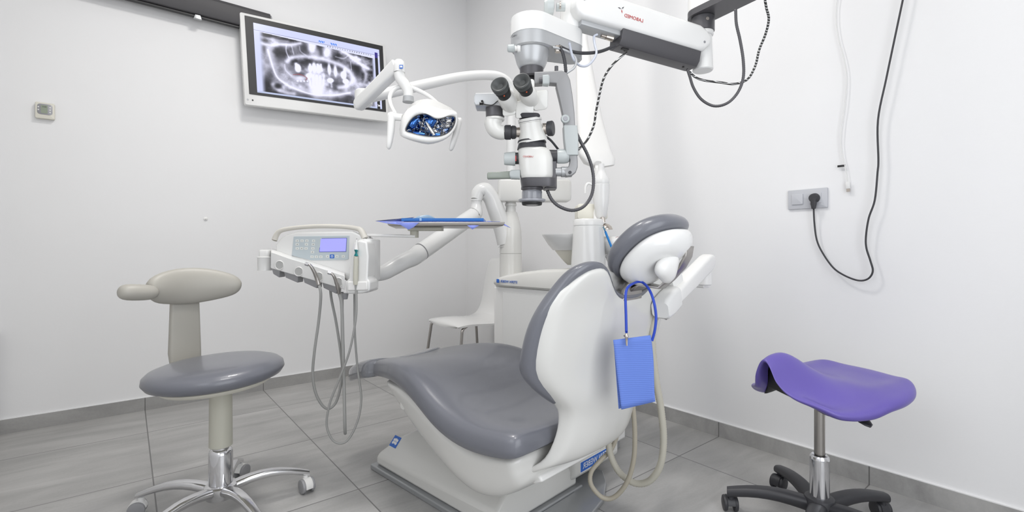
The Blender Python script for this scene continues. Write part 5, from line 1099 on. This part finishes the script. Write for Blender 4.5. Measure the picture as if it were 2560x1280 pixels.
bm = BM(); loft(bm, [stadium(.047, .039, zc2+.020, c1=A0, c2=B0), stadium(.047, .039, zc2+.085, c1=A0, c2=B0), stadium(.038, .030, zc2+.095, c1=A0, c2=B0)]); link_mesh('upper_arm', bm, 'white', ms, ang=50)
bm = BM(); cyl(bm, B0+UZ*(zc2+.05), B0+UZ*CEIL, .034); cyl(bm, B0+UZ*(CEIL-.02), B0+UZ*CEIL, .09); link_mesh('ceiling_mast', bm, 'white', ms)
# cables of the microscope
def cable(name, pts, r, m, corr=0, seg=10, ang=180):
    bm = BM(); tube(bm, [P(*p) for p in pts], r, seg, 8, corr=corr); return link_mesh(name, bm, m, ms, ang=ang)
cable('corrugated_sleeve', [(1442, 335, 1.36), (1452, 355, 1.37), (1468, 385, 1.38), (1480, 420, 1.39), (1484, 455, 1.39), (1478, 490, 1.38), (1458, 517, 1.37), (1430, 526, 1.36), (1400, 517, 1.35), (1380, 500, 1.35), (1368, 476, 1.35)], .0050, 'dark2', .0035, 12)
cable('corrugated_sleeve', [(1400, 118, 1.36), (1406, 130, 1.36), (1412, 155, 1.36), (1415, 182, 1.36)], .0050, 'dark', .003, 12)
cable('corrugated_sleeve', [(1398, 116, 1.37), (1425, 128, 1.40), (1460, 133, 1.42), (1500, 129, 1.45), (1537, 115, 1.47)], .0052, 'dark', .003, 12)
cable('grey_cable', [(1380, 118, 1.36), (1400, 122, 1.36), (1425, 132, 1.36), (1440, 148, 1.36), (1436, 168, 1.36), (1416, 183, 1.36)], .0036, 'silver')
cable('blue_grey_cable', [(1423, 106, 1.34), (1427, 125, 1.35), (1434, 148, 1.36), (1450, 164, 1.38), (1468, 164, 1.40), (1483, 150, 1.42), (1491, 132, 1.43), (1487, 112, 1.44), (1485, 92, 1.45), (1494, 86, 1.45)], .0036, 'hosel')
cable('braided_cable', [(1567, 131, 1.47), (1548, 146, 1.46), (1525, 170, 1.45), (1508, 200, 1.44), (1497, 245, 1.43), (1490, 280, 1.42), (1484, 315, 1.41), (1468, 350, 1.40), (1446, 374, 1.385)], .0034, 'braid')
cable('braided_cable', [(1364, 341, 1.36), (1378, 352, 1.37), (1396, 374, 1.38)], .0034, 'dark')
cable('hanging_cable', [(1718, 172, 1.54), (1724, 190, 1.54), (1734, 220, 1.53), (1754, 249, 1.52), (1785, 265, 1.50), (1818, 258, 1.48), (1844, 232, 1.47), (1858, 195, 1.46), (1858, 150, 1.46), (1850, 100, 1.46), (1841, 60, 1.46), (1839, 24, 1.46)], .0046, 'dark2', .003, 12)
cable('braided_cable', [(1722, 178, 1.56), (1740, 194, 1.56), (1765, 202, 1.55), (1800, 206, 1.53), (1835, 210, 1.52), (1868, 199, 1.50), (1888, 165, 1.49), (1898, 125, 1.48), (1914, 85, 1.47), (1922, 48, 1.46), (1916, 20, 1.45), (1912, -8, 1.45), (1915, -40, 1.44)], .0036, 'braid')
